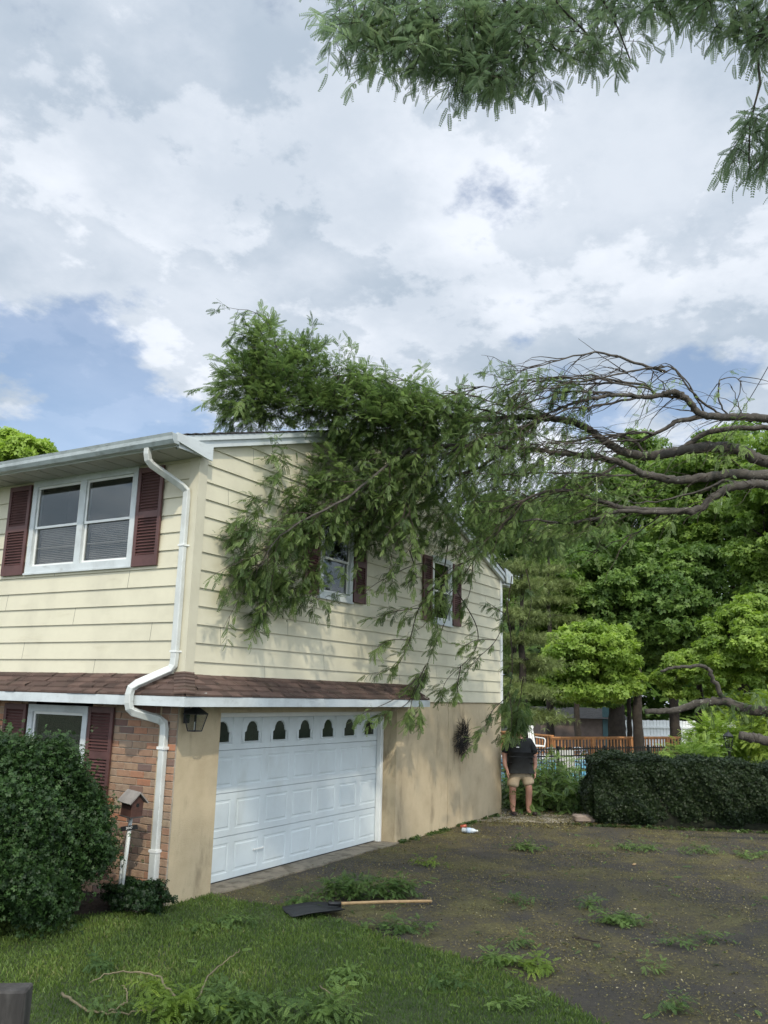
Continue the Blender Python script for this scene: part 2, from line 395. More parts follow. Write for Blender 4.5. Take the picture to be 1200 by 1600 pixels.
def asphaltmat():
    m, t, b = newmat('old asphalt with litter'); ob = t.n('ShaderNodeTexCoord').outputs['Object']
    c = t.mix(t.mr(t.noise(ob, 1.3, 6, .6), .35, .65), (.028, .025, .021), (.052, .043, .033))
    c = t.mix(t.mr(t.noise(ob, 160, 3, .6), .45, .75, 0, .7), c, (.095, .09, .08))
    st = t.scl(ob, (1, 1, 1), (5, 2, 0)); pl = t.noise(st, .9, 8, .68, .5); f = t.noise(ob, 26, 6, .75)
    f2 = t.m('ADD', t.m('MULTIPLY', pl, .62), t.m('MULTIPLY', f, .38))
    c = t.mix(t.mr(f2, .45, .56, 0, .9), c, (.078, .066, .026))
    c = t.mix(t.mr(f2, .52, .62, 0, .9), c, (.125, .115, .04)); c = t.mix(t.mr(t.noise(ob, 75, 4, .8), .56, .66, 0, .7), c, (.16, .135, .06)); c = t.mix(t.mr(t.noise(t.scl(ob, (1, 1, 1), (3, 3, 3)), 40, 5, .8), .5, .68, 0, .75), c, (.018, .016, .013))
    t.l(c, b.inputs['Base Color']); b.inputs['Roughness'].default_value = .93
    bp = t.n('ShaderNodeBump'); bp.inputs['Strength'].default_value = .7; bp.inputs['Distance'].default_value = .012
    t.l(t.m('ADD', t.noise(ob, 110, 4, .7), t.m('MULTIPLY', f2, 2.)), bp.inputs['Height']); t.l(bp.outputs[0], b.inputs['Normal']); return m
M['asphalt'] = asphaltmat()
sheet('ground', [(-600, -600), (600, -600), (600, 600), (-600, 600)], -.03, groundmat())
EDGE = smooth_line([(.72, .0), (.62, -.36), (.72, -1.1), (.60, -1.9), (.32, -2.6), (.05, -3.7), (-.73, -5.0), (-2.2, -6.4), (-4.5, -8.2), (-8, -11)], 6)
lawn_poly = [(p[0], p[1]) for p in EDGE]+[(-16, -11), (-16, 9), (-3.2, 9), (-2.6, 4), (-1.9, 1.4), (-1.30, .75), (-.6, .30), (-.1, .12), (.02, .0)]
def in_poly(P, poly):
    x, y = P[:, 0], P[:, 1]; c = np.zeros(len(P), bool); n = len(poly)
    for i in range(n):
        x1, y1 = poly[i]; x2, y2 = poly[(i+1) % n]
        k = ((y1 > y) != (y2 > y)) & (x < (x2-x1)*(y-y1)/((y2-y1) if y2 != y1 else 1e-9)+x1); c ^= k
    return c
soil = pmat('lawn soil', (.040, .058, .018), .95, .1, 6, .4, 80, c2=(.028, .040, .012))
sheet('lawn', lawn_poly, .006, soil)
drive = [(p[0]-.03, p[1]) for p in EDGE]+[(2, -16), (14, -16), (12.5, -7), (10.7, -2.0), (9.4, -1.2), (8.8, -.5), (8.7, .3), (.9, .3)]
sheet('driveway', drive, -.006, M['asphalt'])
mulch = pmat('dark mulch', (.018, .013, .009), .95, .2, 20, 1., 60, c2=(.04, .03, .02))
sheet('mulch_bed', [(.02, .02), (-.1, .13), (-.6, .31), (-1.30, .76), (-1.9, 1.42), (-2.6, 4), (-3.2, 9), (.05, 9)], .002, mulch)
grav = pmat('pale gravel', (.42, .375, .30), .95, .12, 2.5, 1., 60, c2=(.30, .265, .20), dirt=((.10, .09, .045), 3, (1, 1, 1), .42, .62, .85))
sheet('gravel_path', [(9.6, .4), (8.3, -.01), (8.35, -.3), (8.7, -.8), (9.0, -1.3), (9.7, -1.9), (11.3, -1.8), (12.5, -1.3), (16.2, -.9), (15.8, 4.0), (10, 9), (9.75, 9)], .0, grav)
pool_paving = pmat('pale pool paving', (.42, .38, .31), .9, .08, 3)
sheet('pool_terrace', [(16.3, -3), (16, 6), (24, 10), (30, -4)], .0, pool_paving)

# ------------------------------------------------------------------ house
L = 9.63; E = .2175; ZS = 2.22; RX = 4.4
def roofz(x): return 5.23+(x+.54)*.303 if x <= RX else 5.23+(RX+.54)*.303-(x-RX)*.335
house = empty('split_level_house', (0, 0, 0), 'split level house with cream siding, brick front and stucco garage side under a fallen tree', 'house')
def lap_wall(name, plane, u0, u1, z0, top, holes, mat, parent):
    # plane: 'x' wall in x=0 (u = y) facing -x, 'y' wall in y=0 (u = x) facing -y
    mb = MB(); z = z0; k = 0
    def P(u, z_, off): return (-off, u, z_) if plane == 'x' else (u, -off, z_)
    def xr(z_):                        # widths left under the roof slopes
        a, b = u0, u1
        if top is not None:
            # solve roofz(x)-.10 = z_
            zz_ = z_+.10
            xl = (zz_-5.23)/.303-.54; xrr = RX+(5.23+(RX+.54)*.303-zz_)/.335
            a = max(a, xl); b = min(b, xrr)
        return a, b
    zmax = 5.12 if top is None else roofz(RX)-.10
    while z < zmax:
        z1 = min(z+E, zmax); cuts = sorted({z, z1}|{h for q in holes for h in q[2:] if z < h < z1})
        if top is not None: cuts = sorted(set(cuts)|{v for v in (5.30, 4.86) if z < v < z1})
        for a, b in zip(cuts[:-1], cuts[1:]):
            oa = .024-.020*(a-z)/E; ob = .024-.020*(b-z)/E
            al, ar = xr(a); bl, br = xr(b)
            segs = [(al, ar, bl, br)]
            for h in holes:
                if h[2] <= a+1e-6 and h[3] >= b-1e-6:
                    ns = []
                    for s_ in segs:
                        if h[1] <= s_[0] or h[0] >= s_[1]: ns.append(s_); continue
                        if h[0] > s_[0]: ns.append((s_[0], h[0], s_[2], h[0]))
                        if h[1] < s_[1]: ns.append((h[1], s_[1], h[1], s_[3]))
                    segs = ns
            js = [u0+((k*1.37) % 3.66)+3.66*q for q in range(4)]; ns = []
            for s_ in segs:
                for j_ in js:
                    if max(s_[0], s_[2])+.1 < j_ < min(s_[1], s_[3])-.1: ns.append((s_[0], j_-.0025, s_[2], j_-.0025)); s_ = (j_+.0025, s_[1], j_+.0025, s_[3])
                ns.append(s_)
            segs = ns
            for s_ in segs:
                if s_[1]-s_[0] < .002: continue
                # long sheets end in butt joints
                mb.add([P(s_[0], a, oa), P(s_[1], a, oa), P(max(s_[3], s_[2]+.001), b, ob), P(s_[2], b, ob)], [(0, 1, 2, 3)], k*.37 % 1)
                if a == z: mb.add([P(s_[0], a, oa), P(s_[1], a, oa), P(s_[1], a, 0), P(s_[0], a, 0)], [(0, 1, 2, 3)], k*.37 % 1)
        z += E; k += 1
    return mb.build(name, mat, parent, fixn=False)
UW = (.98, 2.98, 3.82, 5.10); LW = (1.49, 2.59, .95, 2.10)
SW = [(2.64, 3.54, 3.70, 4.92), (6.27, 7.12, 3.63, 4.86)]
lap_wall('front_siding', 'x', .12, 9.0, ZS+.02, None, [UW], M['siding'], house)
lap_wall('gable_siding', 'y', .12, L-.08, ZS, 1, SW, M['siding'], house)
# structure behind the cladding
mb = MB()
def wallbox(a, b): mb.box(a, b)
for (u0, u1, z0, z1) in [(0.012, UW[0], ZS, 5.12), (UW[1], 9, ZS, 5.12), (UW[0], UW[1], ZS, UW[2]), (UW[0], UW[1], UW[3], 5.12)]: wallbox((.0, u0, z0), (.12, u1, z1))
xs = [0, SW[0][0], SW[0][1], SW[1][0], SW[1][1], L]
for i in range(5):
    z1 = 4.95
    if i in (1, 3): h = SW[i//2]; wallbox((xs[i], .0, ZS), (xs[i+1], .12, h[2])); wallbox((xs[i], 0, h[3]), (xs[i+1], .12, z1))
    else: wallbox((xs[i], .0, ZS), (xs[i+1], .12, z1))
mb.prism([(0, 0, 4.95), (L, 0, 4.95), (L, 0, 4.98), (L-.2, 0, roofz(L-.2)-.08), (RX, 0, roofz(RX)-.08), (0, 0, roofz(0)-.08)], (0, .12, 0))
mb.box((L-.12, .12, 0), (L, 9, 4.9)); mb.box((0, 8.9, 0), (L, 9, 4.9))
mb.prism([(0, 8.9, 4.9), (L, 8.9, 4.9), (RX, 8.9, roofz(RX)-.08)], (0, .1, 0))
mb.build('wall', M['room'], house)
mb = MB(); mb.box((-.036, -.036, ZS-.02), (.0, .115, 5.13)); mb.box((.0, -.036, ZS-.02), (.115, .0, 5.22)); mb.build('corner_board', M['cornerboard'], house)
mb = MB(); mb.box((L-.08, -.036, ZS-.02), (L+.03, .0, 4.93)); mb.box((L, .0, ZS-.02), (L+.03, .1, 4.93)); mb.build('corner_board', M['white'], house)

# roof
mb = MB()
x0, x1 = -.54, 10.0; y0, y1 = -.14, 9.3
for (a, b) in ((x0, RX), (RX, x1)):
    n = int((b-a)/.14)
    for i in range(n):
        u, v = a+(b-a)*i/n, a+(b-a)*(i+1)/n
        lift = .012
        if a < RX-1: zs = (roofz(u)+lift, roofz(v))
        else: zs = (roofz(u), roofz(v)+lift)
        y = y0
        while y < y1:
            ln = random.uniform(.25, .38); ye = min(y+ln, y1); d = random.uniform(-.004, .004)
            mb.add([(u, y, zs[0]+d), (v, y, zs[1]+d), (v, ye, zs[1]+d), (u, ye, zs[0]+d), (u, y, zs[0]-.012), (v, y, zs[1]-.012), (v, ye, zs[1]-.012), (u, ye, zs[0]-.012)], [(0, 1, 2, 3), (0, 4, 5, 1), (3, 2, 6, 7), (0, 3, 7, 4), (1, 5, 6, 2)])
            y = ye
roof = mb.build('roof', M['roof'], house, fixn=False)
mb = MB()
for a, b in ((x0+.02, RX), (RX, x1-.02)):
    mb.prism([(a, -.10, roofz(a)-.02), (b, -.10, roofz(b)-.02), (b, -.10, roofz(b)-.06), (a, -.10, roofz(a)-.06)], (0, 9.3, 0))
mb.build('roof_deck', M['soffit'], roof)
# rake boards: two stepped trims under the shingles
def rake(a, b, nm):
    mb = MB()
    for top, bot, ya, yb in ((-.015, -.085, -.125, -.10), (-.065, -.175, -.098, -.03)):
        mb.prism([(a, ya, roofz(a)+top), (b, ya, roofz(b)+top), (b, ya, roofz(b)+bot), (a, ya, roofz(a)+bot)], (0, yb-ya, 0))
    mb.build(nm, M['trim'], house)
rake(-.45, RX, 'rake_board'); rake(RX, 9.95, 'rake_board')
# boxed eave: soffit, fascia, return on the gable
mb = MB(); mb.box((-.5, -.10, 5.10), (0.0, 9.2, 5.125))
for k in range(30): mb.box((-.485, -.05+k*.305, 5.092), (-.045, -.04+k*.305, 5.0995))
mb.build('soffit', M['soffit'], house)
mb = MB(); mb.box((-.52, -.10, 5.09), (-.5, 9.2, 5.23)); mb.build('fascia', M['trim'], house)
mb = MB(); mb.prism([(-.56, -.155, 5.245), (.06, -.155, 5.235), (.06, -.155, 5.055), (-.02, -.155, 5.06), (-.56, -.155, 5.145)], (0, .03, 0)); mb.box((-.5, -.125, 5.08), (0.04, -.10, 5.22))
mb.build('eave_return', M['trim'], house)
mb = MB()
mb.box((9.64, -.10, 4.72), (9.95, 9.2, 4.745)); mb.box((9.93, -.1, 4.71), (9.96, 9.2, 4.99)); mb.prism([(9.55, -.155, 5.07), (9.99, -.155, 4.98), (9.99, -.155, 4.78), (9.66, -.155, 4.76)], (0, .03, 0))
mb.build('eave_return', M['trim'], house)
# gutter: K profile
mb = MB(); g = [(-.52, 5.105), (-.60, 5.105), (-.635, 5.15), (-.64, 5.19), (-.655, 5.225), (-.643, 5.228), (-.63, 5.195), (-.622, 5.15), (-.592, 5.115), (-.53, 5.115), (-.53, 5.22), (-.52, 5.22)]
mb.prism([(a, -.15, b) for a, b in g], (0, 9.4, 0))
mb.prism([(-.522, -.152, 5.107), (-.60, -.152, 5.107), (-.635, -.152, 5.15), (-.64, -.152, 5.19), (-.652, -.152, 5.222), (-.522, -.152, 5.222)], (0, .004, 0))
for k in range(7): mb.box((-.65, .9+k*1.2, 5.206), (-.52, .93+k*1.2, 5.212))
mb.build('gutter', M['gutter'], house)
mb = MB()
def rect_tube(mb, pts, a, b):    # rectangular pipe through points: a across (y), b deep (x)
    pts = smooth_line(pts, 1)
    n = len(pts); vs = []
    for i, p in enumerate(pts):
        t = nrm(pts[min(i+1, n-1)]-pts[max(i-1, 0)]); xx = np.array([1., 0, 0]); xx = nrm(xx-t*(xx@t)); yy = np.cross(t, xx)
        for s1, s2 in ((-1, -.8), (-.8, -1), (.8, -1), (1, -.8), (1, .8), (.8, 1), (-.8, 1), (-1, .8)): vs.append(p+xx*b*s1/2+yy*a*s2/2)
    fs = [(i*8+k, i*8+(k+1) % 8, (i+1)*8+(k+1) % 8, (i+1)*8+k) for i in range(n-1) for k in range(8)]+[tuple(range(8)), tuple((n-1)*8+k for k in range(8))]
    mb.add(vs, fs)
rect_tube(mb, [(-.57, .30, 5.11), (-.57, .30, 5.04), (-.55, .30, 4.97), (-.50, .285, 4.92), (-.15, .13, 4.73), (-.085, .10, 4.68), (-.075, .10, 4.60), (-.075, .10, 3.6)], .078, .062)
rect_tube(mb, [(-.075, .10, 3.62), (-.075, .10, 2.68), (-.08, .105, 2.60), (-.11, .13, 2.55), (-.40, .33, 2.38), (-.445, .37, 2.33), (-.455, .38, 2.26), (-.455, .38, 2.17), (-.44, .375, 2.11), (-.40, .36, 2.07), (-.16, .19, 1.99), (-.11, .16, 1.95), (-.10, .15, 1.88), (-.10, .15, .55)], .085, .068)
rect_tube(mb, [(-.10, .15, .58), (-.10, .15, .12), (-.12, .15, .07)], .10, .08)
dsp = mb.build('downspout', M['downspout'], house)
for z in (4.0, 2.75): mb = MB(); mb.box((-.115, .052, z), (-.02, .148, z+.02)); mb.box((-.045, .03, z+.001), (-.03, .17, z+.019)); mb.build('strap', M['white'], dsp)
for z in (1.66, .56): mb = MB(); mb.box((-.145, .093, z), (-.03, .207, z+.03)); mb.box((-.05, .06, z+.001), (-.03, .24, z+.029)); mb.build('strap', M['white'], dsp)

# pent roof round the corner, four shingle courses
OV_ = .40
def pent(side):
    mb = MB(); n = 4
    for i in range(n):
        t0, t1 = i/n, (i+1)/n          # 0 at the outer edge
        o0, o1 = OV_*(1-t0), OV_*(1-t1); z0 = 2.262+.25*t0; z1 = 2.262+.25*t1
        if side == 'front':            # runs along y from -o to 9
            u = -o0
            while u < 9:
                ln = random.uniform(.13, .26); ue = min(u+ln, 9); j = random.uniform(0, .016); th = random.choice((.010, .018, .024))
                ua, ub = max(u, -o0), ue; ia = max(ua, -o1); ib = max(ub, -o1)
                e = o0+j
                mb.add([(-e, ua, z0+th), (-e, ub, z0+th), (-o1+.01, ib, z1+.006), (-o1+.01, ia, z1+.006), (-e, ua, z0-.004), (-e, ub, z0-.004)], [(0, 1, 2, 3), (0, 4, 5, 1)]); u = ue
        else:
            u = -o0; lim = 5.50
            while u < lim:
                ln = random.uniform(.13, .26); ue = min(u+ln, lim); j = random.uniform(0, .016); th = random.choice((.010, .018, .024))
                ia = max(u, -o1); ib = max(ue, -o1); e = o0+j
                mb.add([(u, -e, z0+th), (ue, -e, z0+th), (ib, -o1+.01, z1+.006), (ia, -o1+.01, z1+.006), (u, -e, z0-.004), (ue, -e, z0-.004)], [(0, 1, 2, 3), (0, 4, 5, 1)]); u = ue
    return mb
pr = pent('front').build('pent_roof_shingles', M['shingle'], house, fixn=False)
pent('side').build('pent_roof_shingles', M['shingle'], house, fixn=False)
mb = MB()                                # hip caps, folded over the corner
for i in range(7):
    t = i/7; o = OV_*(1-t)+.02; z = 2.285+.25*t; o2 = OV_*(1-t-.22); z2 = z+.052; c = .13
    a0 = (-o, -o, z+.012); 
    mb.add([(-o, -o, z+.02), (-o-.005, -o+c+.03, z+.010), (-o2, -o2+c+.03, z2), (-o2, -o2, z2+.01), (-o+c+.03, -o-.005, z+.010), (-o2+c+.03, -o2, z2)], [(0, 1, 2, 3), (0, 3, 5, 4)])
    mb.add([(-o, -o, z+.02), (-o-.005, -o+c+.03, z+.010), (-o-.005, -o+c+.03, z-.004), (-o, -o, z+.002), (-o+c+.03, -o-.005, z+.010), (-o+c+.03, -o-.005, z-.004)], [(0, 1, 2, 3), (0, 3, 5, 4)])
mb.build('hip_cap', M['shingle'], house, fixn=False)
mb = MB(); mb.prism([(0, -OV_+.02, 2.25), (5.5, -OV_+.02, 2.25), (5.5, -.02, 2.50), (0, -.02, 2.50)], (0, 0, -.04)); mb.prism([(-OV_+.02, -OV_+.02, 2.25), (-OV_+.02, 9, 2.25), (-.02, 9, 2.5), (-.02, -OV_+.02, 2.30)], (0, 0, -.04))
mb.box((-OV_+.02, -OV_+.02, 2.15), (5.48, -.0, 2.17)); mb.box((-OV_+.02, .0, 2.15), (-.0, 9, 2.17)); mb.prism([(5.48, -OV_+.02, 2.15), (5.48, -.0, 2.15), (5.48, -.0, 2.48), (5.48, -OV_+.02, 2.24)], (.02, 0, 0)); mb.build('pent_roof_underside', M['soffit'], house)
mb = MB(); mb.box((-OV_, -OV_, 2.145), (-OV_+.018, 9, 2.252)); mb.box((-OV_+.018, -OV_, 2.145), (5.52, -OV_+.018, 2.252)); mb.build('pent_fascia', M['trim'], house)

# brick lower front
mb = MB(); BZ = .082; BL = .222
def bricks(u0, u1, z0, z1, plane='x', x=-.02):
    k = 0; z = z0
    while z < z1-.01:
        u = u0-(BL/2 if k % 2 else 0)
        while u < u1:
            a, b = max(u, u0)+.005, min(u+BL, u1)-.005
            hz = min(z+BZ, z1)
            if b-a > .02: mb.bbox((x-random.uniform(0, .005), a, z+.005), (x+.1, b, hz-.005), .004)
            u += BL
        z += BZ; k += 1
for (a, b, c, d) in [(.27, LW[0]-.05, 0, 2.145), (LW[1]+.05, 6, 0, 2.145), (LW[0]-.05, LW[1]+.05, 0, LW[2]-.05)]: bricks(a, b, c, d)
# corner pier of brick, slightly proud
k = 0; z = 0
while z < 2.14:
    sp = [(.0, .115), (.115, .25)] if k % 2 else [(.0, .13), (.13, .25)]
    for a, b in sp: mb.bbox((-.06-random.uniform(0, .006), a+.006, z+.005), (.02, b-.006, min(z+BZ, 2.145)-.005), .005)
    z += BZ; k += 1
mb.build('brickwork', M['brick'], house)
mb = MB(); 
for (a, b, c, d) in [(.25, LW[0]-.05, 0, 2.149), (LW[1]+.05, 9, 0, 2.149), (LW[0]-.05, LW[1]+.05, 0, LW[2]-.05)]: mb.box((-.013, a, c), (.11, b, d))
mb.box((-.052, .004, 0), (.02, .249, 2.149)); mb.build('mortar_bed', M['mortar'], house)
# stucco lower gable wall with the garage opening
mb = MB(); J = .30
mb.box((-.03, .0, -.05), (.69, J, 2.149)); mb.box((5.11, .0, -.05), (7.06, .3, 2.19)); mb.box((7.075, .0, -.05), (L, .3, 2.19)); mb.box((7.06, .012, -.05), (7.075, .3, 2.19)); mb.box((5.11, .0, 2.19), (5.6, .1, ZS))
mb.box((.69, .10, 2.06), (5.11, .3, 2.149)); mb.box((5.7, .02, 2.19), (L, .1, ZS)) 
mb.build('stucco_wall', M['stucco'], house)
mb = MB(); mb.box((5.02, J-.05, 0.0), (5.108, J+.02, 2.06)); mb.box((5.045, J-.07, 0.0), (5.075, J-.05, 2.06)); mb.box((.692, J-.05, 0.0), (.78, J+.02, 2.06)); mb.box((.78, J-.05, 2.0), (5.02, J+.02, 2.06)); mb.build('door_trim', M['white'], house)

# garage door: four rows of seven raised panels, arched lights in the top row
gd = MB(); DX0 = .80; PW = .61; x_l = 4.94+.145-7*PW; yd = J+.03
zrow = [.02, .535, 1.06, 1.585, 2.08]
def arch(cx, cz, wd, ht, n=7):
    r = wd/2; sh_ = ht*.45; p = [(cx-r, cz), (cx+r, cz), (cx+r, cz+sh_), (cx+r*.86, cz+sh_+.01)]
    for i in range(n+1):
        a = math.pi*(i/n); p.append((cx+r*.80*math.cos(a), cz+sh_+.02+(ht-sh_-.02)*math.sin(a)))
    return p+[(cx-r*.86, cz+sh_+.01), (cx-r, cz+sh_)]
def ring(mb, outer, inner, yo, yi):
    n = len(outer); mb.add([(a, yo, b) for a, b in outer]+[(a, yi, b) for a, b in inner], [(i, (i+1) % n, n+(i+1) % n, n+i) for i in range(n)], .5)
def rc(x0, x1, z0, z1): return [(x0, z0), (x1, z0), (x1, z1), (x0, z1)]
for r_ in range(4):
    z0, z1 = zrow[r_]+.004, zrow[r_+1]-.004
    gd.box((x_l, yd+.012, z0-.002), (x_l+7*PW, yd+.04, z1+.002))
    for c_ in range(7):
        xa, xb = x_l+c_*PW, x_l+(c_+1)*PW; o = rc(xa, xb, z0, z1)
        if r_ < 3:
            i1 = rc(xa+.055, xb-.055, z0+.075, z1-.075); i2 = rc(xa+.067, xb-.067, z0+.087, z1-.087); i3 = rc(xa+.085, xb-.085, z0+.105, z1-.105); i4 = rc(xa+.10, xb-.10, z0+.118, z1-.118)
            ring(gd, o, i1, yd, yd); ring(gd, i1, i2, yd, yd+.005); ring(gd, i2, i3, yd+.005, yd+.005); ring(gd, i3, i4, yd+.005, yd-.001); gd.add([(a, yd-.001, b) for a, b in i4], [(0, 1, 2, 3)], .5)
        else:
            cx = (xa+xb)/2; i1 = rc(cx-.22, cx+.22, z0+.06, z1-.05); i2 = rc(cx-.21, cx+.21, z0+.07, z1-.06)
            ar = arch(cx, z0+.09, .32, .27); n = len(ar)
            ring(gd, o, i1, yd, yd); ring(gd, i1, i2, yd, yd+.006)
            # fill between the rectangle and the arched opening
            bo = []
            for a, b in ar:
                dx, dz = a-cx, b-(z0+.22); s_ = min(.21/max(abs(dx), 1e-6), (.15 if dz < 0 else (z1-.06-z0-.22))/max(abs(dz), 1e-6)); bo.append((cx+dx*s_, z0+.22+dz*s_))
            # ensure the corners
            ring(gd, bo, ar, yd+.006, yd-.006); ring(gd, ar, [(cx+(a-cx)*.93, z0+.22+(b-z0-.22)*.93) for a, b in ar], yd-.006, yd+.010)
gdo = gd.build('garage_door', M['door'], house, fixn=False)
for c_ in range(7):
    cx = x_l+(c_+.5)*PW; z0 = zrow[3]+.004; ar = arch(cx, z0+.09, .31, .265)
    mb = MB(); mb.add([(a, yd+.009, b) for a, b in ar], [tuple(range(len(ar)))]); mb.build('window_pane', M['doorglass'], gdo)
mb = MB(); mb.box((x_l, yd-.005, .0), (x_l+7*PW, yd+.02, .022)); mb.build('rubber_seal', M['black'], gdo)
mb = MB(); cx = x_l+1.9*PW; mb.bbox((cx-.10, yd-.03, .30), (cx+.10, yd-.02, .32)); mb.box((cx-.1, yd-.02, .30), (cx-.085, yd+.0, .32)); mb.box((cx+.085, yd-.02, .30), (cx+.1, yd, .32)); mb.build('handle', M['white'], gdo)
mb = MB()
pp = [(.70, .32), (5.3, .32), (5.35, -.02), (5.0, -.06), (4.2, -.07), (3.3, -.045), (2.9, -.085), (2.2, -.06), (1.5, -.075), (.9, -.05), (.695, -.02)]
mb.prism([(x, y, .014) for x, y in pp], (0, 0, -.08)); tag(mb.build('concrete_apron', M['concrete']), kind='structure')

# windows
def window_unit(parent, plane, u0, u1, z0, z1, n, blinds, casing=.085, storm=True):
    def B(mb, ua, ub, za, zb, d0, d1, a=.5):       # d measured outwards from the wall
        if plane == 'x': mb.box((-d1, ua, za), (-d0, ub, zb), a=a)
        else: mb.box((ua, -d1, za), (ub, -d0, zb), a=a)
    mb = MB(); c = casing
    B(mb, u0, u1, z0, z0+c, -.06, .045); B(mb, u0, u1, z1-c, z1, -.06, .045); B(mb, u0, u0+c, z0+c, z1-c, -.06, .043); B(mb, u1-c, u1, z0+c, z1-c, -.06, .043)
    wn = (u1-u0-2*c-(n-1)*.11)/n; cells = []
    for i in range(n):
        a = u0+c+i*(wn+.11); cells.append((a, a+wn))
        if i < n-1: B(mb, a+wn, a+wn+.11, z0+c, z1-c, -.06, .040)
    B(mb, u0-.01, u1+.01, z0-.025, z0-.002, -.0, .06)
    win = mb.build('window', M['trim'], parent)
    zi0, zi1 = z0+c, z1-c; zm = (zi0+zi1)/2-.02
    for a, b in cells:
        f = MB(); e = .032
        for za, zb, d in ((zi0, zm+.02, .0), (zm-.015, zi1, .018)):
            B(f, a+.002, a+e, za, zb, d-.02, d); B(f, b-e, b-.002, za, zb, d-.02, d); B(f, a+e, b-e, za, za+e, d-.02, d); B(f, a+e, b-e, zb-e, zb, d-.02, d)
        f.build('sash', M['white'], win)
        g = MB()
        for za, zb, d in ((zi0+e, zm+.02-e, -.011), (zm-.015+e, zi1-e, .008)): B(g, a+e, b-e, za, zb, d-.002, d)
        g.build('glass', M['glass'], win)
        if blinds:
            bl = MB(); z = zi0+.03; u = 0
            while z < zi0+(zi1-zi0)*blinds:
                B(bl, a+.10, b-.05, z, z+.010, -.085, -.070, .5); z += .024
            if plane == 'x': B(bl, a+.07, b-.04, zi0+.25, zi0+.265, -.03, -.018)
            bl.build('blind', M['blind'], win)
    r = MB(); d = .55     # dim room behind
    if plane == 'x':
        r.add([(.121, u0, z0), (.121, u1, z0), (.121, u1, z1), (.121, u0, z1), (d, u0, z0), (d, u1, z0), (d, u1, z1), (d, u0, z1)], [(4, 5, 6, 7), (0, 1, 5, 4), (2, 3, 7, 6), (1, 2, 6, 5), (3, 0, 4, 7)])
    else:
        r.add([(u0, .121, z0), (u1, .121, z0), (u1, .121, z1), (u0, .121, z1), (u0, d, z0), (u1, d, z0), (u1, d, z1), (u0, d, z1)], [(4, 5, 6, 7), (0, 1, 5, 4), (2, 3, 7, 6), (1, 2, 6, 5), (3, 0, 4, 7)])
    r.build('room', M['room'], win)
    return win, cells
def shutter(parent, plane, u0, u1, z0, z1):
    mb = MB(); e = .05
    def T(ua, ub, za, zb, d0, d1):
        if plane == 'x': mb.bbox((-d1, ua, za), (-d0, ub, zb), .003, a=.5)
        else: mb.bbox((ua, -d1, za), (ub, -d0, zb), .003, a=.5)
    T(u0, u0+e, z0, z1, .03, .062); T(u1-e, u1, z0, z1, .03, .062)
    zm = z0+(z1-z0)*.52
    T(u0+e, u1-e, z0, z0+.14, .03, .060); T(u0+e, u1-e, z1-.07, z1, .03, .060); T(u0+e, u1-e, zm-.05, zm+.04, .03, .060); T(u0+e, u1-e, z0+.14, z1-.07, .026, .032)
    for za, zb in ((z0+.14, zm-.05), (zm+.04, z1-.07)):
        n = int((zb-za)/.036)
        for i in range(n):
            z = za+(i+.15)*(zb-za)/n; q = [(.034, z+.026), (.058, z+.004), (.058, z), (.034, z+.018)]
            if plane == 'x': mb.prism([(-d, u0+e, zz_) for d, zz_ in q], (0, u1-u0-2*e, 0), .5)
            else: mb.prism([(u0+e, -d, zz_) for d, zz_ in q], (u1-u0-2*e, 0, 0), .5)
    return mb.build('shutter', M['shutter'], parent)
window_unit(house, 'x', *UW, 2, .47)
shutter(house, 'x', .53, .955, 3.80, 5.06); shutter(house, 'x', 3.01, 3.46, 3.80, 5.06)
window_unit(house, 'x', *LW, 1, 0)
mb = MB(); n = 24
for i in range(n): mb.add([(.13+.015*math.sin(i*1.3), 1.55+i*.04, 1.05), (.13+.015*math.sin((i+1)*1.3), 1.55+(i+1)*.04, 1.05), (.13+.015*math.sin((i+1)*1.3), 1.55+(i+1)*.04, 1.75), (.13+.015*math.sin(i*1.3), 1.55+i*.04, 1.75)], [(0, 1, 2, 3)])
mb.build('curtain', M['curtain'], house)
shutter(house, 'x', 1.03, 1.46, .93, 2.10); shutter(house, 'x', 2.62, 3.05, .93, 2.10)
for h in SW: window_unit(house, 'y', *h, 1, 0)
shutter(house, 'y', 3.56, 3.92, 3.71, 4.88); shutter(house, 'y', 2.24, 2.60, 3.71, 4.88)
shutter(house, 'y', 7.14, 7.50, 3.64, 4.82); shutter(house, 'y', 5.90, 6.25, 3.64, 4.82)
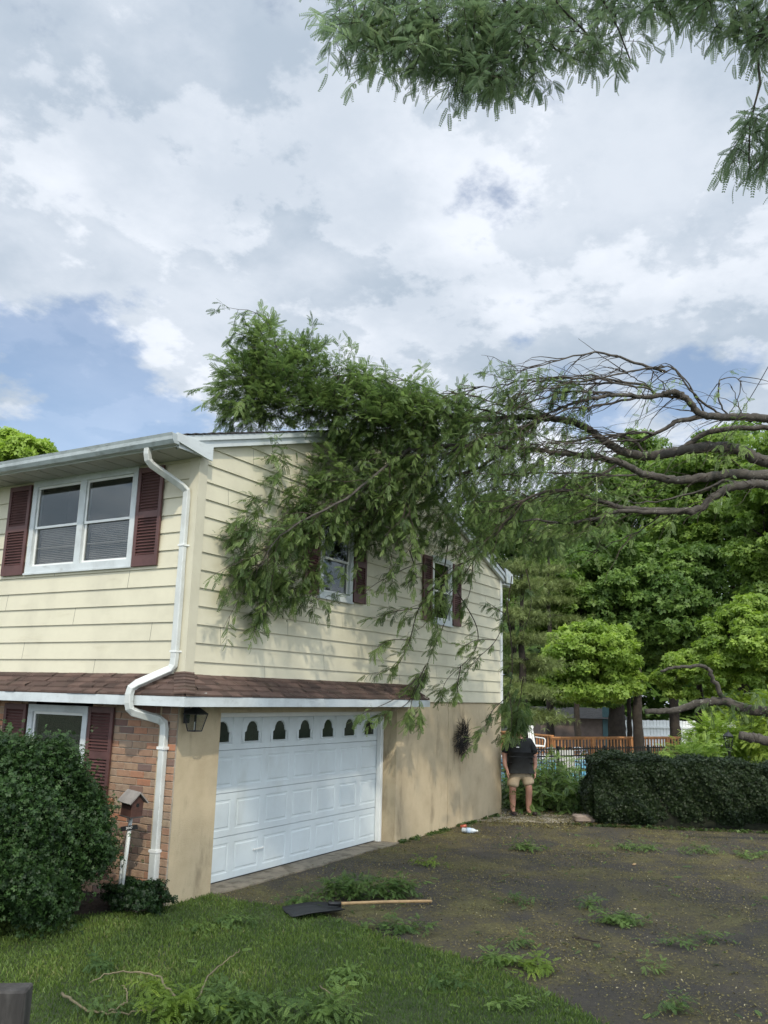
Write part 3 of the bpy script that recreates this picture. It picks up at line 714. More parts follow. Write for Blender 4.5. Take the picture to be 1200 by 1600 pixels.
#@@PART3
# ------------------------------------------------------------------ vegetation
def wall_dep(px, py, y=0.): d = ray(px, py); return (y-CAM[1])/d[1]
def in_house(V, pad=.05):
    x, y, z = V[:, 0], V[:, 1], V[:, 2]
    rz = np.where(x <= RX, 5.23+(x+.54)*.303, 5.23+(RX+.54)*.303-(x-RX)*.335)+.05
    up_ = (x > -.70) & (x < 10.05) & (y > -.17) & (z > rz-.35) & (z < rz)
    bd = (x > -pad) & (x < L+pad) & (y > -pad) & (z < rz)
    pr_ = (x > -.45) & (x < 5.56) & (y > -.45) & (z > 2.12) & (z < 2.30+(y+.4)*.62)
    return up_ | bd | pr_ | (z < .004)
outside = lambda V: ~in_house(V)
class Twigs:                    # grows thin curved shoots carrying leaves
    def __init__(s): s.w = MB(); s.o = []; s.d = []; s.n = []; s.s = []; s.v = []
    def shoot(s, p, d, length, droop=.3, nf=7, fl=.18, r=.006, hue=.5, wood=True, spread=.9, start=.1, check=True):
        p = np.array(p, float); d = nrm(np.array(d, float)); m = 6; pts = [p]; dirs = [d]; wob = rdir(1)[0]*.14; hv = random.gauss(0, .20)
        for i in range(m):
            d = nrm(d+np.array([0, 0, -droop/m])+wob*random.uniform(-1, 1)); p = p+d*length/m
            if check and in_house(p[None], .02)[0]: break
            pts.append(p); dirs.append(d)
        if len(pts) < 3: return
        if wood: s.w.tube(pts, [r*(1-.75*i/(len(pts)-1)) for i in range(len(pts))], 3, False)
        k = len(pts)-1; nf = max(2, int(nf*k/m))
        for i in range(nf):
            t = (start+(1-start)*(i+.5)/nf)*k; j = min(int(t), k-1); q = pts[j]*(1-(t-j))+pts[j+1]*(t-j); dd = dirs[min(j+1, k)]
            sd = np.cross(dd, [0, 0, 1.]); sd = nrm(sd) if np.linalg.norm(sd) > .05 else np.array([1., 0, 0])
            sgn = 1 if i % 2 else -1; out = nrm(dd*.75+sd*sgn*spread*random.uniform(.5, 1.1)+rdir(1)[0]*.45+np.array([0, 0, random.uniform(-.3, .25)]))
            if i == nf-1: out = nrm(dd+rdir(1)[0]*.1)
            s.o.append(q); s.d.append(out); s.n.append(nrm(np.array([0, 0, 1.])+rdir(1)[0]*.45)); s.s.append(fl*random.uniform(.7, 1.15)); s.v.append(np.clip(hue+hv+random.gauss(0, .12), 0, 1))
    def leaves(s, name, tmpl, mat, parent, keep=None):
        o, d, n, sc, v = map(np.array, (s.o, s.d, s.n, s.s, s.v)); pick = rng.integers(0, len(tmpl), len(o))
        parts = [(t[0], t[1], frames(d[pick == i], n[pick == i], sc[pick == i]), o[pick == i], v[pick == i]) for i, t in enumerate(tmpl)]
        return leaf_mesh(name, parts, mat, parent, keep)
def limb(mb, pts, r0, r1, n=9, jit=.02, k=5):
    k = k*2 if n >= 8 else k; P = smooth_line(pts, k); m = len(P)
    for i in range(1, m-1): P[i] = P[i]+rng.normal(size=3)*jit
    mb.tube(P, [(r0+(r1-r0)*i/(m-1))*random.uniform(.95, 1.05) for i in range(m)], n, True); return P
left = -rt0; fwd = nrm(np.array([fw[0], fw[1], 0])); UP = np.array([0, 0, 1.])

# ---- the fallen honey locust
def px3(l): return [W(a, b, c) for a, b, c in l]
fork = W(1400, 790, 13.6); base = WA(1640, 1400, 2, -.1)
ft = empty('fallen_honey_locust', (base[0], base[1], 0), 'large uprooted honey locust tree leaning from the right onto the house roof', 'tree')
mb = MB(); limb(mb, [base, base*.55+fork*.45+np.array([.2, 0, .3]), fork], .34, .27, 14, .02); mb.build('trunk', M['bark'], ft, True)
limbs = [
 ([(1400,790,13.6),(1300,730,13.5),(1200,722,13.4),(1153,703,13.4),(1107,699,13.4),(1051,706,13.4),(1009,713,13.4),(967,703,13.3),(939,685,13.3),(901,661,13.3),(841,652,13.2),(794,652,13.2),(733,656,13.1),(680,640,13.0),(637,613,13.0),(573,588,12.8),(523,588,12.7)], .155, .014),
 ([(1400,790,13.6),(1300,690,13.3),(1200,655,13.1),(1150,652,13.1),(1097,648,13.0),(1074,624,13.0),(1050,612,13.0),(1013,621,13.0),(957,617,12.9),(901,629,12.9),(870,640,12.9),(841,652,12.9)], .115, .010),
 ([(1400,790,13.6),(1290,750,13.2),(1200,743,13.0),(1144,741,13.0),(1100,746,13.0),(1060,750,13.0),(1009,741,12.9),(967,722,12.9),(920,713,12.9),(873,708,12.8),(827,701,12.8),(719,696,12.7),(660,700,12.6),(600,712,12.5)], .135, .014),
 ([(1400,790,13.6),(1300,770,13.0),(1200,758,12.9),(1167,757,12.8),(1130,766,12.8),(1088,797,12.8),(1041,797,12.8),(976,794,12.8),(939,783,12.7),(873,766,12.6),(822,780,12.5),(780,800,12.5)], .12, .012),
]
LP = []
for pts, a, b in limbs:
    a *= .70
    mb = MB(); LP.append(limb(mb, px3(pts), a, b, 9, .008)); mb.build('limb', M['bark'], ft, True)
subs = [
 ([(1097,650,13.0),(1060,658,13.0),(1046,666,13),(1015,680,13.0),(995,689,13.1),(960,690,13.2),(920,696,13.2)], .05, .008),
 ([(1074,624,13.0),(1050,619,13.1),(1027,617,13.1),(1004,601,13.1),(962,598,13.1),(930,600,13.1),(901,601,13.1),(870,594,13.1),(845,595,13.1)], .038, .006),
 ([(1125,650,13.1),(1085,618,13.0),(1066,590,13.0),(1048,574,13.0),(1030,571,13.0),(1018,576,13.0),(1030,592,13.0),(1048,612,13.0)], .02, .005),
 ([(1100,645,13.1),(1075,600,13.1),(1055,578,13.1),(1035,582,13.1),(1010,578,13.1)], .017, .004),
 ([(1140,650,13.1),(1124,628,13.1),(1122,600,13.1),(1130,592,13.1),(1150,590,13.1),(1160,597,13.1)], .018, .004),
 ([(1160,652,13.1),(1150,620,13.1),(1140,600,13.1)], .013, .004),
 ([(1010,600,13.1),(985,588,13.1),(970,578,13.1),(952,575,13.1)], .012, .004),
 ([(1088,797,12.8),(1020,800,12.7),(967,799,12.7),(920,813,12.6),(873,818,12.6),(827,811,12.5),(790,820,12.5)], .05, .008),
 ([(1167,755,12.8),(1130,752,12.9),(1110,760,12.9),(1050,780,12.9),(1000,785,12.9),(960,776,12.9)], .03, .006),
 ([(1009,713,13.4),(990,690,13.4),(960,680,13.4),(920,684,13.3),(880,690,13.3),(850,686,13.3)], .03, .006),
 ([(967,722,12.9),(940,740,12.9),(900,750,12.8),(850,775,12.7),(800,770,12.6)], .03, .006),
 ([(1060,706,13.4),(1080,690,13.4),(1110,675,13.4),(1160,668,13.4),(1230,672,13.4)], .05, .04),
 ([(794,652,13.2),(760,640,13.1),(720,635,13.1),(690,618,13.0),(650,600,13.0),(610,592,12.9)], .022, .005),
 ([(841,652,13.2),(800,690,13.1),(750,730,13.0),(700,745,12.9),(650,770,12.8),(600,790,12.7),(560,800,12.5)], .035, .008),
 ([(733,656,13.1),(690,672,13.0),(640,668,12.9),(590,660,12.7),(540,640,12.5),(500,620,12.4),(460,590,12.4),(430,540,12.3),(418,490,12.3)], .035, .006),
 ([(719,696,12.7),(680,725,12.6),(650,760,12.5),(640,800,12.4),(655,850,12.4)], .02, .005),
 ([(640,700,12.6),(590,740,12.0),(540,780,11.6),(500,800,11.3),(460,820,10.9),(420,860,10.6),(400,900,10.5)], .028, .006),
 ([(822,780,12.5),(780,830,12.5),(740,870,12.6),(700,900,12.7),(680,960,12.8)], .02, .005),
 ([(1041,797,12.8),(1000,830,12.9),(960,848,12.9),(920,870,13.0)], .014, .004),
]
for pts, a, b in subs:
    mb = MB(); LP.append(limb(mb, px3(pts), a*.85, b, 6, .010, 4)); mb.build('branch', M['bark'], ft, True)
for i in range(16):
    P = LP[i % 9]; q = P[int(len(P)*random.uniform(.25, .7))]; u = 600+F*((q-CAM)@rt)/((q-CAM)@fw)
    if u > 1040: continue
    v = 800-F*((q-CAM)@upv)/((q-CAM)@fw); D = (q-CAM)@fw; du = random.uniform(140, 330); dv = random.uniform(-45, 75); ar = random.uniform(-28, 12)
    pts = [q]+[W(u-du*s, v+dv*s**1.3+ar*math.sin(3.1*s)+random.uniform(-6, 6), D-.5*s+random.uniform(-.1, .1)) for s in (.2, .4, .6, .8, 1)]
    pts = [p for p in pts if not in_house(p[None], .05)[0]]
    mb = MB(); LP.append(limb(mb, pts, random.uniform(.014, .026), .005, 5, .012, 4)); mb.build('branch', M['bark'], ft, True)
tw = Twigs()
# bare and leafy side shoots along every limb
sb = MB()
for P in LP:
    P = np.array(P)
    for i in range(2, len(P)-1):
        uu = (P[i]-CAM)@rt/((P[i]-CAM)@fw)*F+600
        if uu > 1230: continue
        for _ in range(2):
            if random.random() < (.80 if uu > 980 else .55): continue
            t = nrm(P[i+1]-P[i]); d = nrm(t*.9+left*.4+rdir(1)[0]*.6+UP*random.uniform(-.2, .15)); ln = random.uniform(.35, 1.2); q = P[i]; pts = [q]
            for k in range(6):
                d = nrm(d+rdir(1)[0]*.36+UP*(-.13)+left*.06); q = q+d*ln/6
                if in_house(q[None], .03)[0]: break
                pts.append(q)
            if len(pts) < 4: continue
            r = random.uniform(.0045, .010); sb.tube(pts, [r*(1-.7*k/(len(pts)-1)) for k in range(len(pts))], 4, False)
            if uu < 960:
                for k in range(1, len(pts)):
                    if random.random() < (.75 if uu < 780 else .35 if uu < 860 else .12): tw.shoot(pts[k], d+rdir(1)[0]*.9-UP*.2, random.uniform(.15, .35), .5, 7, .13, .004, .5)
            elif random.random() < .22: tw.shoot(pts[-1], d, .3, .5, 4, .15, .003, .7)
sb.build('side_shoots', M['twig'], ft)
WD = None
clumps = [  # px, py, depth or offset in front of the gable wall, rx, ry (px), rz (m), shoots, outward bias, hue
 (412,535,12.3,16,26,.3,40,'up',.6),(418,580,12.3,42,30,.5,95,'up',.55),(375,605,12.2,34,28,.5,85,'out',.6),(445,590,12.4,55,45,.5,125,'up',.42),
 (395,637,12.2,46,22,.4,95,'out',.5),(470,635,12.4,70,30,.6,150,'up',.35),(482,565,12.4,24,22,.4,30,'up',.6),(535,605,12.5,48,38,.6,85,'up',.5),
 (560,640,12.6,60,32,.6,130,'out',.42),(620,620,12.8,50,26,.5,50,'out',.55),(690,645,12.9,60,24,.5,50,'out',.55),(780,655,13.1,60,18,.5,26,'out',.6),
 (560,690,-.9,70,35,.5,160,'dn',.5),(640,700,-1.2,70,40,.7,190,'dn',.45),(720,705,-2.3,70,40,.7,170,'dn',.42),(800,725,-3.6,55,36,.7,120,'dn',.42),
 (520,745,-.7,60,40,.4,160,'dn',.5),(600,770,-1.0,70,50,.6,230,'dn',.4),(690,780,-1.8,75,55,.7,260,'dn',.38),(780,780,-3.0,65,46,.7,240,'dn',.36),
 (855,790,-4.4,50,38,.6,110,'dn',.42),(490,805,-.6,38,34,.3,105,'dn',.42),(570,825,-.7,45,28,.4,90,'dn',.42),(640,825,-1.0,55,28,.5,70,'dn',.4),
 (730,840,-1.8,55,30,.6,85,'dn',.4),(800,835,-3.2,50,24,.6,95,'dn',.4),(445,835,-.4,36,34,.25,85,'lf',.40),(385,830,-.35,26,28,.2,60,'lf',.38),
 (400,885,-.35,34,26,.2,65,'lf',.38),(440,910,-.35,34,32,.22,90,'lf',.38),(480,885,-.4,34,28,.25,80,'dn',.45),(412,945,-.35,16,24,.15,38,'dn',.35),(475,930,-.4,34,14,.2,40,'dn',.42),
 (435,705,-.3,11,22,.1,26,'dn',.38),(432,745,-.3,10,20,.1,22,'dn',.35),(470,770,-.4,26,24,.2,45,'dn',.5),(405,780,-.35,14,12,.1,14,'lf',.5),
 (900,730,-5.4,60,34,.6,20,'dn',.55),(960,770,-6.0,60,30,.6,10,'dn',.55),(1000,700,-6.0,60,30,.6,10,'dn',.65),(1145,690,13.0,18,26,.3,14,'dn',.7),(900,840,-4.8,45,18,.5,14,'dn',.5),
 (905,765,12.8,45,34,.5,50,'dn',.55),(950,800,12.8,40,26,.5,28,'dn',.55),(880,825,12.8,50,30,.5,60,'dn',.5),(840,850,12.9,40,22,.4,40,'dn',.45),(640,655,12.7,70,26,.5,120,'out',.5),(600,655,12.7,50,24,.5,70,'up',.45),(735,670,-2.6,60,28,.5,100,'out',.5),
]
for px, py, dp, rx, ry, rz, n, mode, hue in clumps:
    n = int(n*(1.3 if mode in ('up', 'out') else .76))
    for i in range(n):
        g = rng.normal(size=3)*.55; qx, qy = px+g[0]*rx, py+g[1]*ry
        D = dp if dp > 0 else wall_dep(px, py)+dp
        D = D+g[2]*rz
        if dp < 0: D = min(D, wall_dep(min(qx, 790), qy)-.12)
        p = W(qx, qy, D)
        if in_house(p[None], .05)[0]: continue
        o = nrm(rt0*g[0]+UP*-g[1]+fwd*g[2])
        if mode == 'up': d = o*.6+UP*.75+rdir(1)[0]*.4+left*.1
        elif mode == 'out': d = o*.8+left*.3+UP*.15+rdir(1)[0]*.5
        elif mode == 'lf': d = left*.6-UP*.35+rdir(1)[0]*.6
        else: d = o*.4+left*.45-UP*.2+rdir(1)[0]*.85
        tw.shoot(p, d, random.uniform(.14, .32), .3, 9, .125, .004, hue+.05*math.sin(qx*.06)+.05*math.cos(qy*.07))
# long thin shoots hanging over the wall and the pent roof
hang = [
 ([(700,850,-1.2),(690,900,-1.1),(655,950,-1.0),(640,1000,-.9),(620,1040,-.8),(585,1052,-.75)], 22), ([(655,950,-1.0),(620,955,-1.0),(585,965,-1.0)], 9), ([(640,1000,-.9),(610,1000,-.9),(590,1010,-.9)], 7),
 ([(690,900,-1.1),(660,880,-1.1),(600,905,-1.0),(570,925,-1.0)], 6), ([(720,860,-1.3),(712,920,-1.3),(690,985,-1.2),(670,1030,-1.1),(665,1060,-1.0)], 20), ([(712,920,-1.3),(745,980,-1.4),(740,1020,-1.4),(700,1060,-1.2),(690,1085,-1.1)], 14),
 ([(665,1040,-1.0),(650,1070,-.9),(635,1100,-.85),(590,1120,-.8)], 22), ([(665,1050,-1.0),(645,1090,-.95),(640,1125,-.95)], 20), ([(650,1060,-1.0),(620,1090,-.9),(560,1118,-.9)], 14), ([(660,1060,-1.0),(655,1095,-1),(660,1130,-1)], 14),
 ([(800,900,-2.6),(790,960,-2.5),(775,1000,-2.4),(745,1030,-2.3),(725,1055,-2.2)], 16), ([(775,1000,-2.4),(745,1000,-2.3),(722,1012,-2.3)], 7), ([(790,960,-2.5),(760,940,-2.5)], 4),
 ([(790,930,-2.6),(800,1020,-2.7),(795,1080,-2.6),(770,1110,-2.4),(755,1140,-2.3),(742,1165,-2.3)], 20), ([(795,1080,-2.6),(800,1120,-2.8),(796,1150,-2.9)], 9), ([(720,1040,-2.2),(715,1075,-2.2),(722,1098,-2.2)], 9),
 ([(740,870,-1.6),(735,920,-1.7),(725,950,-1.6)], 8), ([(820,880,-3.2),(830,940,-3.4),(815,1000,-3.3)], 4),
 ([(640,860,-1),(650,900,-1),(625,915,-1)], 7), ([(560,860,-.7),(590,850,-.8),(610,860,-.8)], 6),
]
hb = MB()
for pts, n in hang:
    P = smooth_line([W(a, b, wall_dep(a, b)+c if a < 790 else wall_dep(790, b)+c) for a, b, c in pts], 6)
    P = [p for p in P]; hb.tube(P, [.011-.008*i/(len(P)-1) for i in range(len(P))], 4, False)
    for i in range(n):
        t = random.uniform(.12, 1)*(len(P)-1); j = min(int(t), len(P)-2); q = P[j]+(P[j+1]-P[j])*(t-j); dd = nrm(P[j+1]-P[j])
        tw.shoot(q, dd*.5+left*.55+rdir(1)[0]*.6-UP*.15, random.uniform(.12, .28), .5, 7, .14, .003, .45 if pts[0][1] < 1000 else .75)
hb.build('hanging_twig', M['twig'], ft)
tw.w.build('leaf_twigs', M['twig'], ft, fixn=False)
tw.leaves('foliage', FRL, M['locust'], ft, outside)
print('fallen fronds', len(tw.o))

# yellow green rope left in the crown and the cable above it
mb = MB(); R_ = smooth_line(px3([(833,702,12.6),(870,720,12.5),(905,733,12.5)]), 8); mb.tube(R_, .007, 5)
mb.tube(smooth_line(px3([(932,745,12.5),(933,775,12.5),(932,800,12.5)]), 5), .008, 5)
tag(mb.build('throw_line', pmat('pale green rope', (.36, .42, .20), .8)), 'pale yellow green rope trailing over the middle limbs of the fallen tree', 'rope')
mb = MB(); mb.tube(smooth_line(px3([(1119,705,12.9),(1150,655,12.8),(1185,600,12.7),(1250,480,12.5),(1340,300,12.2)]), 8), .006, 5)
tag(mb.build('cable', M['black']), 'thin dark cable rising to the right above the bare limbs', 'cable')

# ---- honey locust overhead, its trunk beside the photographer
ov = empty('overhanging_honey_locust', (-2.2, -13.0, 0), 'honey locust tree whose leafy boughs hang in from the top right of the sky', 'tree')
mb = MB(); fk = np.array([-2.6, -12.2, 5.2]); limb(mb, [(-2.2, -13, -.1), (-2.1, -12.8, 2), (-2.5, -12.4, 3.8), fk], .30, .2, 12, .02); mb.build('trunk', M['bark'], ov, True)
ot = Twigs(); ob_ = MB()
oc = [(545,50,6.3,26,46,.3,26),(590,85,6.3,30,32,.3,30),(620,40,6.4,45,45,.4,44),(680,60,6.4,50,60,.4,60),(660,110,6.3,34,30,.3,30),(735,120,6.3,40,38,.3,44),(770,140,6.2,30,22,.3,26),(760,60,6.5,50,50,.4,60),
 (830,90,6.3,34,50,.3,40),(850,30,6.5,60,35,.4,46),(905,95,6.2,26,30,.3,16),(940,85,6.1,24,40,.3,12),(965,30,6.4,50,24,.3,26),(985,95,6.0,20,14,.2,5),(1040,25,6.2,40,24,.3,22),(1100,15,6.1,40,18,.3,26),(1150,45,6.0,34,34,.3,30),(1195,80,5.9,22,34,.3,18),
 (1195,215,5.5,20,30,.2,12),(1170,255,5.5,20,22,.2,9),(1205,260,5.5,18,24,.2,9),
 (600,-60,6.6,90,50,.5,60),(760,-70,6.8,100,60,.6,80),(920,-70,6.8,100,60,.6,80),(1080,-60,6.6,100,50,.6,70),(1240,0,6.2,50,60,.5,40),(1260,180,5.7,40,60,.4,26)]
tips = []
for px, py, dp, rx, ry, rz, n in oc:
    tips.append(W(px, py, dp))
    for i in range(int(n*1.75)):
        g = rng.normal(size=3)*.6; p = W(px+g[0]*rx, py+g[1]*ry-30, dp+g[2]*rz)
        ot.shoot(p, left*.25-UP*.25+rdir(1)[0]*.8, random.uniform(.12, .26), .6, 6, .125, .003, .5, check=False)
hub1 = W(900, -330, 7.0); hub2 = W(1350, -200, 6.3); hub3 = W(700, -150, 6.8)
limb(ob_, [fk, fk*.5+hub1*.5+UP*.7, hub1, hub3], .14, .03, 8, .03); limb(ob_, [fk, fk*.5+hub2*.5+UP*.4, hub2], .11, .04, 8, .03)
for t in tips:
    h = min((hub1, hub2, hub3), key=lambda q: np.linalg.norm(q-t)); mid = (h+t)/2+rdir(1)[0]*.2+UP*.15; limb(ob_, [h, mid, t], .018, .005, 5, .02, 5)
# the rest of the crown, over and behind the camera
for i in range(1500):
    g = rng.normal(size=3); g = g/np.linalg.norm(g)*rng.uniform(.2, 1)**.5; p = np.array([-5.6, -9.8, 8.4])+g*np.array([5.2, 4.6, 1.5])
    q = p-CAM; f_ = q@fw
    if f_ > .3:
        u_, v_ = 600+F*(q@rt)/f_, 800-F*(q@upv)/f_
        if -150 < u_ < 1350 and v_ > -130: continue
    ot.shoot(p, rdir(1)[0], random.uniform(.3, .6), .5, 7, .30, .005, .5, wood=(i % 4 == 0), check=False)
for i in range(9):
    a = 2*math.pi*i/9; t = np.array([-5.4+3.6*math.cos(a), -10+3.2*math.sin(a), 8.2])
    q = t-CAM
    if q@fw > .3 and 800-F*(q@upv)/(q@fw) > -130: continue
    limb(ob_, [fk, (fk+t)/2+UP*.6, t], .09, .02, 6, .04)
ob_.build('branches', M['bark'], ov, True); ot.w.build('leaf_twigs', M['twig'], ov, fixn=False); ot.leaves('foliage', FR, M['locust2'], ov)
print('overhead fronds', len(ot.o))

# ---- background trees
def crown(name, c, rad, ncl, per, size, mat, parent, tmpl=CL, hue=.5, clr=.24, low=-.8, updown=.55):
    c = np.array(c); rad = np.array(rad); O = []; N = []; V = []; S_ = []
    for i in range(ncl):
        d = rdir(1)[0]
        if d[2] < low: d[2] = abs(d[2])*.5
        rr = rng.uniform(.35, 1.0)**.45; cc_ = c+d*rad*rr; r = clr*rad.mean()*random.uniform(.6, 1.25); m = int(per*random.uniform(.6, 1.3)); h = hue+random.gauss(0, .16)
        g = rdir(m); g[:, 2] = g[:, 2]*.62; q = cc_+g*r*rng.uniform(.25, 1.05, (m, 1))**.5*np.array([1.15, 1.15, .9])
        O.append(q); N.append(nrm(g*.5+np.array([0, 0, updown])+rng.normal(size=(m, 3))*.45)); V.append(np.clip(h+g[:, 2]*.02+rng.normal(size=m)*.16, 0, 1)); S_.append(size*rng.uniform(.6, 1.2, m))
    O, N, V, S_ = map(np.concatenate, (O, N, V, S_)); D = np.cross(N, rdir(len(O))); pick = rng.integers(0, len(tmpl), len(O))
    return leaf_mesh(name, [(t[0], t[1], frames(D[pick == i], N[pick == i], S_[pick == i]), O[pick == i], V[pick == i]) for i, t in enumerate(tmpl)], mat, parent, outside if c[0] < 14 else None)
def bgtree(label, px, py, dep, rx, ry, mat, tpx, ncl=90, per=90, size=.30, hue=.5, tr=.22, name='broadleaf_tree', cat='tree', group='trees beyond the pool', asp=1.):
    c = W(px, py, dep); k = dep/F; b = W(tpx, 1200, dep); b[2] = 0
    t = empty(name, (b[0], b[1], 0), label, cat, group)
    mb = MB(); top = c+UP*ry*k*.3; P = limb(mb, [b-UP*.05, b+UP*1.8+rdir(1)[0]*[.05, .05, 0], b*.95+c*.05+UP*3.4, top], tr, tr*.3, 9, .008)
    for i in range(8):
        d = rdir(1)[0]; d[2] = abs(d[2])*.6-.1; q = P[int(len(P)*random.uniform(.45, .95))]; e = c+d*np.array([rx*k, rx*k, ry*k])*.8; limb(mb, [q, (q+e)/2+UP*.3, e], tr*.3, .02, 5, .03, 4)
    mb.build('trunk', M['bark2'], t, True)
    crown('crown', c, (rx*k, rx*k*asp, ry*k), int(ncl*1.25), int(per*1.35), size*.74, M[mat], t, hue=hue)
    return t
bgtree('tall leafy tree at the right skyline above the lowest bare limb', 1135, 800, 36, 115, 135, 'maple', 1165, 120, 100, .32, .5)
bgtree('dark tall tree left of the skyline summit, behind the bare fallen limbs', 1010, 800, 39, 75, 125, 'darkleaf', 1098, 100, 90, .32, .6)
bgtree('green tree whose top shows between the fallen crown and the skyline dip', 905, 850, 41, 90, 100, 'darkleaf', 1057, 100, 90, .33, .6)
bgtree('tall tree cut by the right edge of the picture', 1245, 820, 31, 95, 160, 'maple', 1235, 110, 100, .28, .5)
bgtree('bright maple with low boughs just above the wooden deck railing', 925, 1040, 27, 78, 66, 'maple2', 1001, 85, 110, .22, .45, .20)
bgtree('bright green maple spreading over the far right fallen bough', 1180, 1010, 25, 75, 75, 'maple2', 1172, 85, 110, .22, .5, .17)
bgtree('shady tree with dense dark crown in the middle of the wood', 1075, 950, 33, 95, 110, 'darkleaf', 1056, 110, 90, .28, .35, .25)
bgtree('shady tree with a thick trunk right of the grey shed', 965, 930, 34, 90, 100, 'darkleaf', 966, 110, 90, .28, .35, .42)
bgtree('light green sapling crown between the two dark trunks', 1085, 1060, 29, 60, 42, 'maple2', 1100, 50, 100, .22, .4, .10)
bgtree('dark tree glimpsed behind the fallen foliage at the house corner', 800, 870, 44, 85, 110, 'darkleaf', 800, 80, 90, .33, .4)
bgtree('pale leafy tree between the bright maple and the wood', 880, 960, 33, 60, 70, 'maple', 905, 60, 90, .27, .35, .15)
bgtree('bright treetop peeping over the eaves at the left edge', 25, 735, 30, 62, 62, 'maple2', 20, 70, 90, .27, .8, .2, group='trees behind the house')
bgtree('dark low crown hanging before the grey shed', 915, 1075, 35, 62, 34, 'darkleaf', 985, 60, 90, .24, .3, .12)
bgtree('leafy tree to the right of the pool, mostly out of frame', 1420, 900, 30, 130, 190, 'maple', 1420, 90, 90, .28, .45)
# pine by the house corner: drooping tiers of needles
def pine(label, px, pyt, pyb, dep, rpx):
    b = W(px, 1200, dep); b[2] = 0; k = dep/F; t = empty('pine_tree', (b[0], b[1], 0), label, 'pine tree', 'pines by the house corner'); zt = W(px, pyt, dep)[2]; zb = W(px, pyb, dep)[2]
    mb = MB(); limb(mb, [b-UP*.05, b+UP*zt*.5, b+UP*zt], .17, .02, 8, .02)
    O = []; D = []; V = []; z = zb
    while z < zt-.2:
        rr = rpx*k*(1-.72*(z-zb)/(zt-zb))
        for i in range(6):
            a = random.uniform(0, 6.28); ln = rr*random.uniform(.65, 1.1); e = b+np.array([math.cos(a)*ln, math.sin(a)*ln, z-.05*ln+random.uniform(-.1, .2)]); s0 = b+UP*(z+.25*ln)
            limb(mb, [s0, (s0+e)/2+UP*.05, e], .03, .008, 4, .02, 3)
            m = int(230*ln); tt = rng.uniform(.45, 1.05, m); q = s0[None]+(e-s0)[None]*tt[:, None]+rng.normal(size=(m, 3))*np.array([.22, .22, .045])*(.4+tt[:, None]); O.append(q)
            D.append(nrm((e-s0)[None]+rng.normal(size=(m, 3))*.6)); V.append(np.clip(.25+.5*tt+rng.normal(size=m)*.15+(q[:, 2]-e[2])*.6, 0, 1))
        z += random.uniform(.55, .8)
    O, D, V = map(np.concatenate, (O, D, V)); mb.build('trunk', M['bark2'], t, True); pick = rng.integers(0, 3, len(O)); N = nrm(np.array([[0, 0, 1.]])+rng.normal(size=O.shape)*.3)
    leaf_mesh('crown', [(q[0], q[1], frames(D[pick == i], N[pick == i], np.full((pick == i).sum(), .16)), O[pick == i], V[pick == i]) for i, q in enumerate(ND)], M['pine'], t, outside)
pine('yellow green pine with drooping tiers beside the back corner of the house', 818, 860, 1118, 22.5, 64)
pine('second pine, taller and farther behind, left of the bright maple', 862, 800, 1090, 30, 60)
# far wood that closes the view between the trunks
O = []; 
for i in range(150):
    px = rng.uniform(600, 1560); dep = rng.uniform(50, 62); c = W(px, 1100, dep); c[2] = rng.uniform(1.5, 9); m = 70; O.append(c+rng.normal(size=(m, 3))*[1.5, 1.5, 1.0])
O = np.concatenate(O); N = nrm(np.array([[-.3, -.3, 1.]])+rng.normal(size=O.shape)*.4); D = np.cross(N, rdir(len(O)))
tag(leaf_mesh('far_wood', [(CL[0][0], CL[0][1], frames(D, N, np.full(len(O), .8)), O, np.clip(rng.normal(.35, .2, len(O)), 0, 1))], M['darkleaf']), 'dark mass of far trees behind the trunks and the white fence', 'wood', kind='stuff')
c = W(20, 1095, 45)
# ---- hedge behind the driveway
def leafy_solid(name, label, cat, corepts, corefaces, O, N, size, mat, group=None, keep=None, hue=.5, core='core', tm=OV):
    c = np.mean(corepts, 0); t = empty(name, (c[0], c[1], 0), label, cat, group)
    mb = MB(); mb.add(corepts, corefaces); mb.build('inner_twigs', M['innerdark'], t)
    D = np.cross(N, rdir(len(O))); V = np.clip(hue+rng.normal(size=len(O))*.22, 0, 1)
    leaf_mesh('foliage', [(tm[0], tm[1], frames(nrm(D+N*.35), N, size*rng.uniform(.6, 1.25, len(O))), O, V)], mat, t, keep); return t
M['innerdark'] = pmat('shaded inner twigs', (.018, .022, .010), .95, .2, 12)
A = np.array([9.45, -2.0, 0]); B_ = np.array([11.5, -6.9, 0]); ax = nrm(B_-A); nr = np.array([ax[1], -ax[0], 0]); Lh = np.linalg.norm(B_-A)
if nr@(CAM-A)*1 < 0: nr = -nr
HH = 1.17; TH = 1.5
def hp(u, v, z): return A+ax*u+nr*v+UP*z      # u along, v towards the camera
m = 125000; sel = rng.uniform(size=m); u = rng.uniform(0, Lh, m); v = rng.uniform(-TH, 0, m); z = rng.uniform(.02, HH, m); Nn = np.zeros((m, 3))
fr = sel < .62; tp = (sel >= .62) & (sel < .86); en = sel >= .86
v[fr] = 0; Nn[fr] = nr; z[tp] = HH; Nn[tp] = UP; u[en] = 0; Nn[en] = -ax
wv = .05*np.sin(u*3.1)+.04*np.sin(u*7.7+z*4)+.05*np.sin(z*5+u*1.7)+.02*np.sin(u*19+z*13)
z2 = z.copy(); z2[tp] += wv[tp]*.9; bulge = -.10*np.clip((z-HH+.25)/.25, 0, 1)**2-.22*np.clip(1-z/.35, 0, 1)**2
P = A+ax*u[:, None]+nr*v[:, None]+UP*z2[:, None]; P = P+nr*(np.where(fr, wv+bulge, 0))[:, None]-ax*(np.where(en, wv+bulge, 0))[:, None]
P = P+Nn*(rng.normal(size=m)*.035-.01)[:, None]
